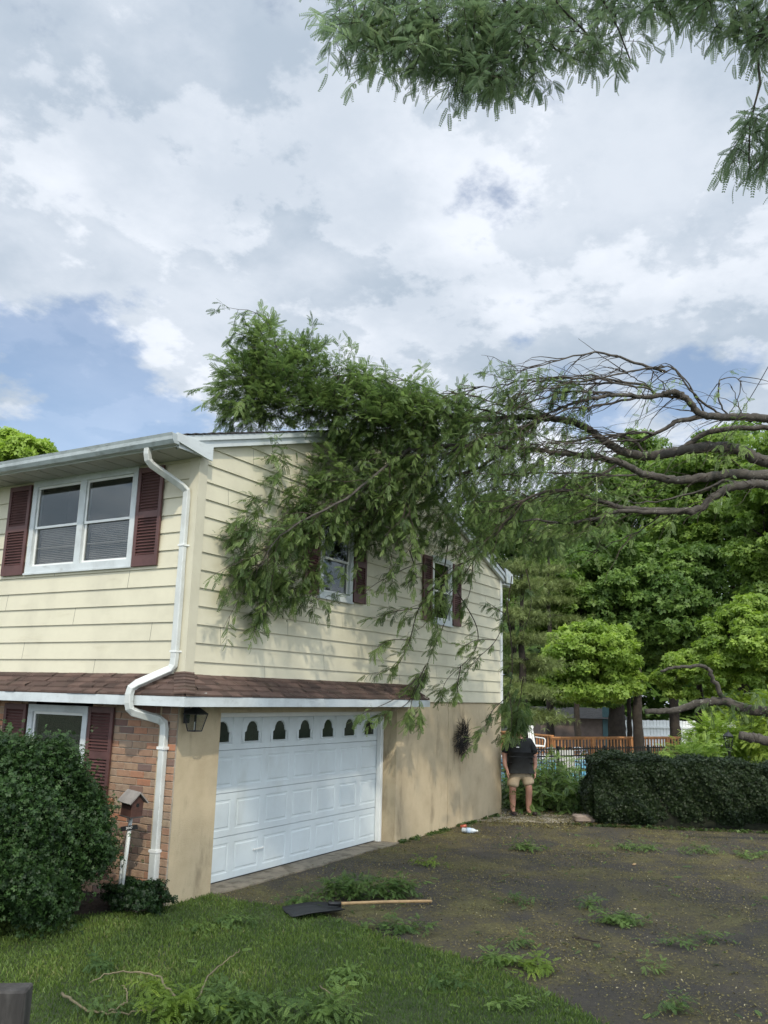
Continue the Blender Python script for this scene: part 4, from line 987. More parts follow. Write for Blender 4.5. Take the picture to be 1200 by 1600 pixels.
Nn = nrm(Nn*.7+UP*.45+rng.normal(size=(m, 3))*.55)
cp = [hp(u_, v_, z_) for z_ in (0, HH-.07) for v_ in (-TH+.07, -.09) for u_ in (.09, Lh)]
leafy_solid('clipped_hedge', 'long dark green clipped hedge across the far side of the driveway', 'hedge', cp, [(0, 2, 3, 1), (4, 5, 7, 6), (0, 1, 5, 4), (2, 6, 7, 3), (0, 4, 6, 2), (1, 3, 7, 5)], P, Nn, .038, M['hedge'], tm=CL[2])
# ---- big rounded bush in front of the brick wall
def ico(c, r, n=20, mth=12, wob=0):
    vs = [c+np.array(r)*[math.sin(math.pi*j/mth)*math.cos(2*math.pi*i/n), math.sin(math.pi*j/mth)*math.sin(2*math.pi*i/n), math.cos(math.pi*j/mth)] for j in range(mth+1) for i in range(n)]
    return vs, [(j*n+i, j*n+(i+1) % n, (j+1)*n+(i+1) % n, (j+1)*n+i) for j in range(mth) for i in range(n)]
def bush(name, label, c, r, m, size, mat, hue=.5, keep=None, rough=.075, group=None, core=.86, tm=[OV]):
    g = rdir(m); g[:, 2] = np.where(g[:, 2] < -.75, -g[:, 2], g[:, 2]); sgn = np.abs(g)**.8*np.sign(g); sgn = nrm(sgn)*.5+g*.5
    w_ = 1+rough*1.3*(np.sin(g[:, 0]*3.1+2)*np.sin(g[:, 2]*3.7+g[:, 1]*2))+rough*(np.sin(g[:, 0]*7+1)*np.sin(g[:, 1]*8)+np.sin(g[:, 2]*9+g[:, 0]*5)*.7+.45*np.sin(g[:, 0]*23+g[:, 2]*17)*np.sin(g[:, 1]*21+2))
    dd = rng.uniform(.90, 1.02, m)+rng.exponential(.040, m); P = c+sgn*np.array(r)*(w_*dd)[:, None]; N = nrm(g*.6+UP*.5+rng.normal(size=(m, 3))*.5)
    cv_, cf = ico(np.array(c), np.array(r)*core); cv_ = [np.array([p[0], p[1], max(p[2], .0)]) for p in cv_]
    if c[0] < .2: cv_ = [np.array([min(p[0], -.07), p[1], p[2]]) for p in cv_]
    return leafy_solid(name, label, 'bush', cv_, cf, P, N, size, mat, group, keep, hue, tm=tm[0])
kb = lambda V: (V[:, 0] < -.045) & (V[:, 2] > 0.004)
bc = W(45, 1305, 8.55); print('bush', bc)
bush('rounded_bush', 'big rounded dark green bush under the lower shuttered window', (bc[0]-.16, bc[1]+.26, .86), (.92, 1.02, .88), 76000, .038, M['box'], .5, kb, tm=[CL[0]])
bush('low_shrub', 'small low dark shrub at the foot of the birdhouse pole', tuple(WA(212, 1400, 0, -.32)*[1, 1, 0]+[0, 0, .15]), (.22, .34, .13), 3800, .035, M['box'], .2, kb, rough=.25, core=.5, tm=[CL[1]])
# ------------------------------------------------------------------ lawn and litter
M['darkweed'] = leafmat('low weeds', (.03, .06, .015), (.12, .19, .045), .2)
M['chips'] = leafmat('pale chips', (.22, .18, .07), (.50, .44, .26), .1)
n = 230000; P = np.stack([rng.uniform(-5.2, .8, n), rng.uniform(-7.6, 1.6, n)], 1); P = P[in_poly(P, lawn_poly)]
d_ = (P-CAM[:2])@fwd[:2]; P = P[d_ > 3.2]; n = len(P); P = P+rng.normal(size=P.shape)*.03; P = P[P[:, 0] < .95]
patch = np.sin(P[:, 0]*1.7+1)*np.sin(P[:, 1]*1.3)+.6*np.sin(P[:, 0]*4.1+P[:, 1]*2.3)+.4*np.sin(P[:, 1]*6.7-P[:, 0]*3)
O = np.stack([P[:, 0], P[:, 1], np.full(n, .004)], 1); N = nrm(rng.normal(size=(n, 3))*[1, 1, .1]); up_ = nrm(np.array([[0, 0, 1.]])+rng.normal(size=(n, 3))*[.38, .38, 0]); x = nrm(np.cross(up_, N)); y = np.cross(up_, x)
Ms = np.stack([x, y, up_], -1)*(rng.uniform(.022, .046, n)*(1+.15*patch))[:, None, None]
tag(leaf_mesh('grass', [(leaf_t('blade')[0], leaf_t('blade')[1], Ms, O, np.clip(.42+.2*patch+rng.normal(size=n)*.24, 0, 1))], M['grass']), 'short mown green grass of the front lawn', 'grass', kind='stuff')
def flat_leaves(name, P, size, mat, tm, label, cat, hue=.5, lift=.012, tilt=.3, elong=1.):
    m = len(P); N = nrm(np.array([[0, 0, 1.]])+rng.normal(size=(m, 3))*tilt); D = np.cross(N, rdir(m)); O = np.concatenate([P, np.full((m, 1), lift)+rng.uniform(0, .01, (m, 1))], 1); pick = rng.integers(0, len(tm), m)
    s = size*rng.uniform(.5, 1.4, m); v = np.clip(rng.normal(hue, .22, m), 0, 1)
    return tag(leaf_mesh(name, [(t[0], t[1], frames(D[pick == i], N[pick == i], s[pick == i]), O[pick == i], v[pick == i]) for i, t in enumerate(tm)], mat), label, cat, kind='stuff')
def on_drive(n, clumpy=.5):
    P = np.stack([rng.uniform(-1, 10.2, n), rng.uniform(-9, .0, n)], 1); P = P[in_poly(P, drive)]
    f = np.sin(P[:, 0]*1.1+P[:, 1]*.7)*np.sin(P[:, 1]*1.9-P[:, 0]*.6+1)+.7*np.sin(P[:, 0]*3.3+2*np.sin(P[:, 1]*2))+.5*np.sin(P[:, 1]*7+P[:, 0]*2)
    return P[rng.uniform(-2.0, 2.0, len(P)) < f+.2]
flat_leaves('leaf_litter', on_drive(90000), .022, M['litter'], [OV], 'olive brown leaf litter and chips scattered over the driveway', 'leaf litter', .45, .003, .4)
Pc = on_drive(9000); Pc = Pc[rng.uniform(size=len(Pc)) < np.clip(1.1-.22*(Pc[:, 0]+.5), .08, 1)]; flat_leaves('pale_chips', Pc, .019, M['chips'], [OV], 'pale yellowish petals and wood chips speckling the driveway', 'leaf litter', .6, .008, .5)
flat_leaves('torn_leaves', on_drive(1100), .09, M['locust3'], FRW, 'torn green leaflets strewn thinly over the driveway', 'leaves', .35, .008, .25)
Pm = rng.uniform([-2.6, .1], [0, 3], (5000, 2)); Pm = Pm[Pm[:, 1] > .25-.6*(Pm[:, 0])]
flat_leaves('bark_chips', Pm, .03, pmat('bark chips', (.05, .035, .025), .9, avar=.5), [OV], 'dark bark chips of the planting bed', 'mulch', .5, .006, .5)
Pl = np.stack([rng.uniform(-3.6, .6, 500), rng.uniform(-5.4, .2, 500)], 1); Pl = Pl[in_poly(Pl, lawn_poly)]
flat_leaves('leaf_bits', Pl[:260], .07, M['locust3'], FRL, 'little torn leaf bits lying in the lawn', 'leaves', .6, .045, .3)
n_w = 900; Pw = np.stack([rng.uniform(5.2, 9.6, n_w), -.02-rng.exponential(.035, n_w)], 1); Pw = Pw[np.sin(Pw[:, 0]*5)+np.sin(Pw[:, 0]*11+1)+rng.normal(size=n_w)*.5 > .1]
Pg = np.stack([rng.uniform(8.2, 12, 5000), rng.uniform(-2, .3, 5000)], 1); flat_leaves('gravel_litter', Pg, .035, M['litter'], [OV], 'brown leaf bits strewn over the gravel beside the house corner', 'leaf litter', .5, .006, .5)
flat_leaves('wall_weeds', Pw, .045, M['darkweed'], CL, 'thin line of low weeds along the foot of the stucco wall', 'weeds', .4, .008, .7)
n_w = 420; Pw = np.stack([9.3+rng.uniform(-.1, 2.2, n_w), np.zeros(n_w)], 1); Pw[:, 1] = -2.0-(Pw[:, 0]-9.3)*2.39+rng.normal(size=n_w)*.12; Pw[:, 0] -= .15
flat_leaves('hedge_foot_weeds', Pw, .06, M['darkweed'], CL, 'low scattered weeds and clippings at the foot of the hedge', 'weeds', .5, .008, .5)
# storm-torn sprigs, each one a thing
def sprig(px, py, size, nsh, label, mat='locust3', hue=.5, stick=None, flat=.2, fl=.15, z=0.02, name='leafy_sprig', asp=1.6):
    c = WA(px, py, 2, z); t = empty(name, (c[0], c[1], 0), label, 'sprig', 'storm torn sprigs on the ground'); T = Twigs()
    fl = fl*.50
    for i in range(int(nsh*3.8)):
        g = rng.normal(size=2)*size*.42; p = c+rt0*g[0]*asp+fwd*g[1]+UP*rng.uniform(0, flat*.35)
        T.shoot(p, rdir(1)[0]*[1, 1, .3]+UP*rng.uniform(0, flat*1.5)+rt0*.2, random.uniform(.08, .2), .5, 6, fl, .003, hue, check=False)
    kz = lambda V: V[:, 2] > .003
    T.leaves('leaves', FRW, M[mat], t, kz)
    if stick:
        mb = MB()
        for pts, r in stick: limb(mb, [WA(a, b, 2, zz_) for a, b, zz_ in pts], r, r*.4, 6, .008, 5)
        mb.build('stick', M['brtwig'], t, True)
    return t
sprig(545, 1400, .26, 52, 'largest heap of torn locust leaves, lying behind the shovel', 'locust3', .40, flat=.5)
sprig(610, 1398, .22, 34, 'leafy heap lying over the wooden shovel handle', 'locust3', .35, flat=.4)
sprig(470, 1412, .16, 12, 'flat leafy scrap left of the shovel blade at the lawn edge', 'locust3', .3)
sprig(620, 1450, .2, 18, 'green sprig on the lawn edge just below the shovel handle', 'locust3', .35)
sprig(668, 1350, .14, 9, 'olive tuft of leaves in the middle of the driveway by the garage', 'bamboo', .15, fl=.11)
sprig(820, 1327, .22, 18, 'sprig near the end of the stucco wall, in front of the person', 'locust3', .5, fl=.13)
sprig(985, 1325, .34, 20, 'wide scatter of leaves in front of the left end of the hedge', 'locust3', .5, fl=.13)
sprig(1090, 1330, .3, 14, 'flat leaf scrap below the middle of the hedge', 'locust3', .45, fl=.12)
sprig(1180, 1338, .26, 14, 'leafy scrap by the right edge of the driveway', 'locust3', .5, fl=.12)
sprig(970, 1440, .17, 17, 'bright double sprig on the open asphalt', 'locust3', .6)
sprig(925, 1416, .07, 4, 'single small frond left of the bright double sprig', 'locust3', .5)
sprig(805, 1408, .14, 7, 'olive sprig on the driveway between the lawn and the wall', 'locust3', .3, fl=.12)
sprig(805, 1475, .06, 4, 'tiny frond just above the pale heap at the lawn edge', 'locust3', .4)
sprig(775, 1502, .12, 12, 'pale heap of curled leaves at the lawn edge', 'locust3', .85)
sprig(830, 1512, .12, 12, 'yellowish green heap right of the pale one at the lawn edge', 'bamboo', .2)
sprig(1062, 1475, .1, 5, 'dark small sprig on the right part of the asphalt', 'locust3', .3, fl=.12)
sprig(1110, 1468, .12, 5, 'thin frond near the right edge of the asphalt', 'locust3', .5, fl=.12)
sprig(1045, 1575, .1, 5, 'frond lying on the asphalt at the bottom of the picture', 'locust3', .6, fl=.13)
sprig(1018, 1516, .06, 3, 'lone bright frond in the lower right of the driveway', 'locust3', .7, fl=.12)
sprig(795, 1575, .10, 5, 'pale frond on the lawn near the bottom, right of centre', 'locust3', .8, fl=.13)
sprig(700, 1540, .14, 8, 'olive sprig in the middle of the right half of the lawn', 'locust3', .25, fl=.13)
sprig(545, 1530, .14, 12, 'yellow green sprig on the lawn below the shovel', 'locust3', .7, stick=[([(500,1540,.05),(520,1556,.05),(535,1562,.04)], .005)], fl=.12)
sprig(360, 1440, .16, 10, 'low leafy patch on the lawn in front of the garage corner', 'locust3', .35, fl=.12, z=.04)
sprig(300, 1452, .14, 7, 'small leaf patch on the upper lawn', 'locust3', .55, fl=.10, z=.04)
sprig(155, 1512, .09, 6, 'dark little leaf tuft on the left part of the lawn', 'locust3', .1, fl=.12, z=.04)
sprig(345, 1585, .16, 26, 'large fresh leafy branch end at the bottom of the lawn', 'locust3', .55, stick=[([(307,1562,.05),(330,1520,.10),(355,1500,.10),(375,1482,.06)], .008), ([(280,1570,.05),(265,1545,.12),(240,1523,.16),(205,1518,.14),(170,1522,.10),(140,1536,.05)], .010)], flat=.4, z=.04)
sprig(275, 1588, .15, 24, 'yellow green leafy branch end with an arching bare stem', 'bamboo', .1, flat=.4, z=.04)
sprig(400, 1580, .14, 14, 'loose fern like leaves right of the big branch end', 'locust3', .5, flat=.3, z=.04)
sprig(235, 1545, .08, 8, 'small leaf tuft inside the arch of the bare stem', 'bamboo', .1, fl=.12, z=.05)
sprig(160, 1580, .12, 9, 'lichen covered branch with few leaves near the bottom left', 'locust3', .4, stick=[([(97,1552,.05),(125,1570,.06),(160,1582,.05),(200,1582,.05),(243,1578,.06)], .011), ([(170,1580,.05),(195,1570,.08),(197,1548,.09),(190,1540,.10)], .008)], fl=.10, z=.04)
sprig(505, 1585, .13, 16, 'leaf heap at the bottom of the lawn below its centre', 'locust3', .6, flat=.3, z=.04)
mb = MB(); limb(mb, [WA(200, 1395, 2, .05), WA(205, 1405, 2, .1), WA(215, 1415, 2, .03)], .008, .004, 5, .004); tag(mb.build('dry_stick', M['brtwig']), 'pale dry stick poking out of the planting bed below the downspout', 'stick')
mb = MB(); limb(mb, [WA(895, 1464, 2, .02), WA(915, 1468, 2, .03), WA(937, 1472, 2, .02)], .012, .007, 5, .004); tag(mb.build('dry_stick', M['twig']), 'dark dry stick lying on the open asphalt', 'stick')
mb = MB(); mb.bbox((-.05, -.018, 0), (.05, .018, .012), .004, Matrix.Translation(WA(991, 1351, 2, .0))); tag(mb.build('wood_chip', M['handle']), 'pale wood chip on the far asphalt in front of the hedge', 'wood chip')

# brush heap by the pool fence
bp = W(850, 1250, 19.0)
c = WA(865, 1250, 2, 0.); t = empty('brush_heap', (c[0], c[1], 0), 'waist high heap of cut leafy branches on the gravel before the pool fence', 'brush heap'); T = Twigs()
for i in range(620):
    g = rng.normal(size=2); px, pz = 862+g[0]*42, abs(rng.normal())*.40
    pz = min(pz, 1.0-.55*abs(g[0])*.6)
    p = W(px, 1250, 18.6+rng.normal()*.5); p[2] = max(.05, pz)
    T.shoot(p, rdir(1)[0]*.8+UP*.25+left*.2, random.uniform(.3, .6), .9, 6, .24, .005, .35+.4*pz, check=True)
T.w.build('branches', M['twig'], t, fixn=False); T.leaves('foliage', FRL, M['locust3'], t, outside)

# ------------------------------------------------------------------ small things by the house
# birdhouse on a leaning pole
bx = -.42; p0 = WA(188, 1392, 0, bx); p0[2] = 0; p1 = WA(205, 1274, 0, bx); bh = empty('birdhouse', (p0[0], p0[1], 0), 'small wooden birdhouse on a leaning white pole before the brick wall', 'birdhouse')
mb = MB(); mb.tube([p0-UP*.05, p1], .022, 10); mb.tube([p0+UP*.02, p0+UP*.55+(p1-p0)*.0], .026, 10); mb.build('pole', M['downspout'], bh, True)
hl = Matrix.Translation(p1) @ Matrix.Rotation(R(-98), 4, 'Z') @ Matrix.Rotation(R(4), 4, 'Y')
def hb_(mb, pts, d): mb.prism([tuple(hl @ Vector(p)) for p in pts], (hl.to_3x3() @ Vector(d)))
mb = MB(); s_ = .075
hb_(mb, [(-.09, -s_, 0), (-.09, s_, 0), (-.09, s_, .15), (-.09, 0, .225), (-.09, -s_, .15)], (.18, 0, 0)); mb.build('box', pmat('brown birdhouse wood', (.085, .036, .026), .8, .15, 10), bh)
mb = MB()
hb_(mb, [(-.12, 0, .245), (-.12, -.115, .135), (-.12, -.125, .145), (-.12, 0, .262)], (.24, 0, 0)); hb_(mb, [(-.12, 0, .245), (-.12, .115, .135), (-.12, .125, .145), (-.12, 0, .262)], (.24, 0, 0)); mb.build('roof', pmat('weathered grey roof', (.27, .25, .23), .8, .1, 9), bh)
mb = MB(); hb_(mb, [(-.10, -.09, -.012), (.10, -.09, -.012), (.10, .09, -.012), (-.10, .09, -.012)], (0, 0, .012)); mb.build('floor', M['darkwood'], bh)
mb = MB(); q = [(.0905, .02*math.cos(a*math.pi/5), .12+.02*math.sin(a*math.pi/5)) for a in range(10)]; hb_(mb, q, (.003, 0, 0)); mb.build('entrance_hole', M['black'], bh)
pm = p1*.87+p0*.13
def text(name, body, size, mat, M4, ext=.001, parent=None):
    cu = bpy.data.curves.new(name, 'FONT'); cu.body = body; cu.size = size; cu.extrude = ext; cu.align_x = 'CENTER'; cu.align_y = 'CENTER'
    o = bpy.data.objects.new(name, cu); col.objects.link(o); dg = bpy.context.evaluated_depsgraph_get(); me = bpy.data.meshes.new_from_object(o.evaluated_get(dg)); bpy.data.objects.remove(o)
    me.transform(M4); o = bpy.data.objects.new(name, me); col.objects.link(o); me.materials.clear(); me.materials.append(mat)
    if parent: world_child(o, parent)
    return o
fn = nrm(np.array([-1, -.75, 0])); rx_ = np.cross(UP, fn); tl = 8
sg = Matrix.Translation(pm+fn*.028) @ Matrix(((rx_[0], 0, fn[0], 0), (rx_[1], 0, fn[1], 0), (0, 1, 0, 0), (0, 0, 0, 1))) @ Matrix.Rotation(R(tl), 4, 'Z')
mb = MB(); mb.bbox((-.09, -.024, -.004), (.09, .024, .004), .002, sg); sgo = mb.build('number_plate', M['black'], bh)
text('number', '3047', .036, M['white'], sg @ Matrix.Translation((0, 0, .0045)), .001, sgo)
# splash block
mb = MB(); b = np.array([-.22, .12, 0]); mb.bbox((-.42, .05, 0), (-.14, .25, .05), .012); mb.bbox((-.42, .05, .05), (-.14, .075, .07), .008); mb.bbox((-.42, .225, .05), (-.14, .25, .07), .008)
tag(mb.build('splash_block', M['stone']), 'small reddish splash block under the downspout outlet', 'splash block')
# wall lantern under the pent roof
lc = WA(305, 1128, 1, -.17); print('lantern', lc)
ln = empty('wall_lantern', (lc[0], -.03, lc[2]), 'black four sided lantern hanging under the pent roof at the garage corner', 'lantern')
mb = MB(); c = lc; k = 4
def fr4(r, z): return [c+np.array([r*sx, r*sy, z]) for sx, sy in ((-1, -1), (1, -1), (1, 1), (-1, 1))]
A4, B4 = fr4(.095, .09), fr4(.055, -.10)
for i in range(4): mb.tube([A4[i], B4[i]], .007, 5); mb.tube([A4[i], A4[(i+1) % 4]], .008, 5); mb.tube([B4[i], B4[(i+1) % 4]], .007, 5)
T4 = fr4(.105, .09); mb.add([*T4, c+UP*.19], [(0, 1, 4), (1, 2, 4), (2, 3, 4), (3, 0, 4), (3, 2, 1, 0)]); mb.lathe([(.012, .18), (.02, .2), (.008, .225)], c, 8)
mb.tube(smooth_line([c+UP*.2, c+UP*.235+np.array([0, .05, 0]), c+UP*.20+np.array([0, .15, 0]), (c[0], -.03, c[2]+.1)], 5), .009, 6); mb.bbox((c[0]-.05, -.042, c[2]-.02), (c[0]+.05, -.0305, c[2]+.17))
mb.build('frame', M['black'], ln)
mb = MB(); mb.add([*fr4(.088, .085), *fr4(.050, -.095)], [(0, 1, 5, 4), (1, 2, 6, 5), (2, 3, 7, 6), (3, 0, 4, 7)]); mb.build('glass', M['glass'], ln)
mb = MB(); mb.tube([c-UP*.09, c-UP*.0], .012, 8); mb.build('lamp_socket', M['white'], ln)
# twig wreath on the stucco
wc = WA(720, 1153, 1, -.05); wr = empty('twig_wreath', (wc[0], 0, wc[2]), 'bristly black twig wreath hanging on the stucco wall', 'wreath'); mb = MB()
for i in range(420):
    a = random.uniform(0, 2*math.pi); r = random.uniform(.03, .24); q = np.array([wc[0]+r*math.cos(a)*1.0, -.05-random.uniform(0, .05), wc[2]+r*math.sin(a)*1.15]); d = nrm(np.array([math.cos(a+.6), -.3*random.random(), math.sin(a+.6)])+rdir(1)[0]*.5); ln_ = random.uniform(.08, .2)
    e = q+d*ln_; e[1] = min(e[1], -.012); mb.tube([q, (q+e)/2+rdir(1)[0]*.01-np.array([0, .012, 0]), e], [.0045, .004, .002], 3, False)
mb.build('twigs', M['darktw'] if 'darktw' in M else pmat('charcoal twigs', (.022, .02, .02), .9), wr)
# bottle litter
c = WA(733, 1299, 2, .03); ang = math.atan2(rt0[1], rt0[0])-.3
bt = empty('plastic_bottle', (c[0], c[1], 0), 'crumpled clear plastic bottle with bluish label lying by the stucco wall', 'bottle')
mt = Matrix.Translation((c[0], c[1], .045)) @ Matrix.Rotation(ang, 4, 'Z') @ Matrix.Rotation(R(90), 4, 'Y')
def lathe_m(prof, mt, n=14):
    mb = MB(); mb.lathe(prof, (0, 0, 0), n); mb.v = [tuple(mt @ Vector(p)) for p in mb.v]; return mb
lathe_m([(.03, -.13), (.042, -.12), (.04, -.04), (.044, .05), (.04, .08), (.018, .12), (.015, .14)], mt).build('body', pmat('hazy clear plastic', (.55, .62, .68), .25), bt, True)
lathe_m([(.046, -.05), (.0462, .03)], mt).build('label', pmat('pale blue label', (.45, .58, .75), .5), bt, True); lathe_m([(.018, .135), (.018, .155)], mt).build('cap', M['white'], bt)
c = WA(724, 1294, 2, .0); mb = MB(); mt = Matrix.Translation((c[0], c[1], .03)) @ Matrix.Rotation(.5, 4, 'Z') @ Matrix.Rotation(R(80), 4, 'X')
lathe_m([(.028, -.055), (.033, -.05), (.033, .05), (.026, .058)], mt).build('drink_can', pmat('red and grey can', (.42, .10, .06), .35, metal=.3), None, True)
tag(bpy.data.objects['drink_can'], 'small red drink can lying beside the plastic bottle', 'can')
# snow shovel
a = WA(450, 1428, 2, .03); b = WA(532, 1421, 2, .03); h1 = WA(674, 1408, 2, .03); sv = empty('snow_shovel', (b[0], b[1], 0), 'black plastic shovel with a wooden handle lying at the lawn edge', 'shovel')
dx = nrm((a-b)*[1, 1, 0]); dy = np.cross(UP, dx); ln = np.linalg.norm((a-b)[:2]); wd = .21; mb = MB(); g = 9; hgt = 7; vs = []
for i in range(g):
    for j in range(hgt):
        u = i/(g-1); v = (j/(hgt-1)-.5)*2; wv = wd*(.62+.38*min(1, u*2.6)); z = .012+.03*(abs(v)**3)*(1-.4*u)+.022*math.sin(u*math.pi)*.9+(.03 if u < .1 else 0)*(1-abs(v))+.006*math.cos(v*12)
        vs.append(np.array([b[0], b[1], 0])+dx*u*ln+dy*v*wv+UP*(z+.02))
mb.add(vs+[p-UP*.008 for p in vs], [(i*hgt+j, i*hgt+j+1, (i+1)*hgt+j+1, (i+1)*hgt+j) for i in range(g-1) for j in range(hgt-1)]+[(g*hgt+i*hgt+j, g*hgt+(i+1)*hgt+j, g*hgt+(i+1)*hgt+j+1, g*hgt+i*hgt+j+1) for i in range(g-1) for j in range(hgt-1)]+[((g-1)*hgt+j, (g-1)*hgt+j+1, g*hgt+(g-1)*hgt+j+1, g*hgt+(g-1)*hgt+j) for j in range(hgt-1)]+[(i*hgt, (i+1)*hgt, g*hgt+(i+1)*hgt, g*hgt+i*hgt) for i in range(g-1)]+[(i*hgt+hgt-1, g*hgt+i*hgt+hgt-1, g*hgt+(i+1)*hgt+hgt-1, (i+1)*hgt+hgt-1) for i in range(g-1)]+[(j, g*hgt+j, g*hgt+j+1, j+1) for j in range(hgt-1)])
blade = mb.build('blade', pmat('black scuffed plastic', (.016, .019, .022), .6, .1, 8, dirt=((.06, .065, .065), 20, (1, 6, 1), .5, .8, .5)), sv, True)
mb = MB(); mb.tube([np.array([b[0], b[1], .10])+dx*.14, np.array([b[0], b[1], .085])], [.02, .024], 8); mb.build('socket', M['black'], blade, True)
mb = MB(); mb.tube([np.array([b[0], b[1], .09]), np.array([b[0]*.5+h1[0]*.5, b[1]*.5+h1[1]*.5, .065]), np.array([h1[0], h1[1], .03])], .0165, 10); mb.build('handle', M['handle'], sv, True)
# timber post end at the lower left
c = WA(20, 1600, 2, .15); o_ = WA(24, 1556, 2, .33); c = W(5, 1560, 5.6); mb = MB()
cc_ = [W(-60, 1562, 5.2), W(40, 1560, 5.2)]; zt = W(20, 1558, 5.2)[2]
pt = W(14, 1575, 5.35); mt = Matrix.Translation((pt[0], pt[1], 0)) @ Matrix.Rotation(YAW+.12, 4, 'Z'); 
mb.bbox((-.09, -.115, -.02), (.09, .45, zt), .012, mt); print('post', zt, pt)
tag(mb.build('timber_kerb_post', M['darkwood']), 'low blackish weathered timber block at the bottom left corner of the lawn', 'timber block')
# stone at the hedge foot
c = WA(917, 1284, 2, 0); mb = MB(); mb.bbox((-.26, -.15, 0), (.26, .15, .13), .03, Matrix.Translation((c[0], c[1], 0)) @ Matrix.Rotation(-1.0, 4, 'Z')); tag(mb.build('stone_block', M['stone']), 'flat pinkish stone block at the left foot of the hedge', 'stone')

# ------------------------------------------------------------------ pool area
def wx(px, dep): p = W(px, 1150, dep); return np.array([p[0], p[1], 0.])
def zof(px, py, dep): return W(px, py, dep)[2]
# black metal fence
f0, f1 = wx(792, 21.5), wx(1075, 25.0); d = f1-f0; Lf = np.linalg.norm(d); d /= Lf; ht = zof(900, 1169, 22.5)
fe = empty('metal_pool_fence', f0, 'low black metal picket fence in front of the pool chairs', 'fence'); nn = np.cross(UP, d)
mb = MB(); 
def bar(mb, a, b, w, h): mt = Matrix(((d[0], nn[0], 0, 0), (d[1], nn[1], 0, 0), (0, 0, 1, 0), (0, 0, 0, 1))); u0, u1 = (a-f0)@d, (b-f0)@d; mb.box((u0, -w/2, a[2]-h/2), (u1, w/2, a[2]+h/2), Matrix.Translation(f0) @ mt)
for z in (ht-.02, ht-.20, .14):
    mb = MB(); bar(mb, f0+UP*z, f1+UP*z, .03, .03); mb.build('rail', M['black'], fe)
npk = 78; mt = Matrix.Rotation(math.atan2(d[1], d[0]), 4, 'Z'); mb = MB(); mb.box((-.008, -.008, .06), (.008, .008, ht+.03)); pk = mb.build('picket', M['black'], fe, local=True); pk.rotation_euler = (0, 0, math.atan2(d[1], d[0]))
for i in range(1, npk): c = pk.copy(); col.objects.link(c); c.parent = fe; c.location = tuple(d*Lf*i/npk)
mb = MB(); mb.bbox((-.03, -.03, 0), (.03, .03, ht+.05)); ps = mb.build('post', M['black'], fe, local=True); ps.location = (0, 0, 0)
for i in range(1, 5): c = ps.copy(); col.objects.link(c); c.parent = fe; c.location = tuple(d*Lf*i/4)
# wooden deck
zd = .50; k0, k1 = wx(862, 26.5), wx(1060, 29.0); kd = nrm(k1-k0); kn = np.cross(UP, kd)
if kn@fwd < 0: kn = -kn
dk_ = empty('wooden_deck', k0, 'orange stained wooden pool deck with slatted railing', 'deck')
def quadbox(mb, o, L_, D_, z0, z1): mb.prism([o+UP*z0, o+kd*L_+UP*z0, o+kd*L_+kn*D_+UP*z0, o+kn*D_+UP*z0], (0, 0, z1-z0))
Lk = np.linalg.norm(k1-k0)
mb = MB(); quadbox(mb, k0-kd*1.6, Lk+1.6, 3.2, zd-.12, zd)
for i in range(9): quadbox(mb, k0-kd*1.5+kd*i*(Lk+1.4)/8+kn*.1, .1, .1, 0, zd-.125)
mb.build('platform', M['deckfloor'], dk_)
def railing(o, dir_, L_, zt, parent):
    n_ = np.cross(UP, dir_)
    def bx_(u0, u1, z0, z1, w): m_ = MB(); m_.prism([o+dir_*u0-n_*w/2+UP*z0, o+dir_*u1-n_*w/2+UP*z0, o+dir_*u1+n_*w/2+UP*z0, o+dir_*u0+n_*w/2+UP*z0], (0, 0, z1-z0)); return m_
    rl = bx_(-.03, L_+.03, zt-.04, zt, .13).build('railing', M['deck'], parent); bx_(.0, L_, zt-.085, zt-.045, .035).build('top_rail', M['deck'], rl); bx_(.0, L_, zd+.08, zd+.14, .035).build('bottom_rail', M['deck'], rl)
    n = int(L_/.135); first = None
    for i in range(n+1):
        u = L_*i/n
        if i % 12 == 0: bx_(u-.045, u+.045, 0, zt-.042, .09).build('post', M['deck'], rl); continue
        m_ = MB(); m_.box((-.017, -.017, zd+.06), (.017, .017, zt-.045)); 
        if first is None: first = m_.build('baluster', M['deck'], rl, local=True); c = first
        else: c = first.copy(); col.objects.link(c); c.parent = rl
        q = o+dir_*u+n_*.03; c.location = tuple(q); c.rotation_euler = (0, 0, math.atan2(dir_[1], dir_[0]))
zr = zof(892, 1151, 26.9); railing(k0, kd, Lk, zr, dk_)
railing(k0, kn, 3.1, zr+.05, dk_)
bk = k0-kd*1.6+kn*3.1; railing(bk, kd, 2.6, zof(830, 1144, 29), dk_)
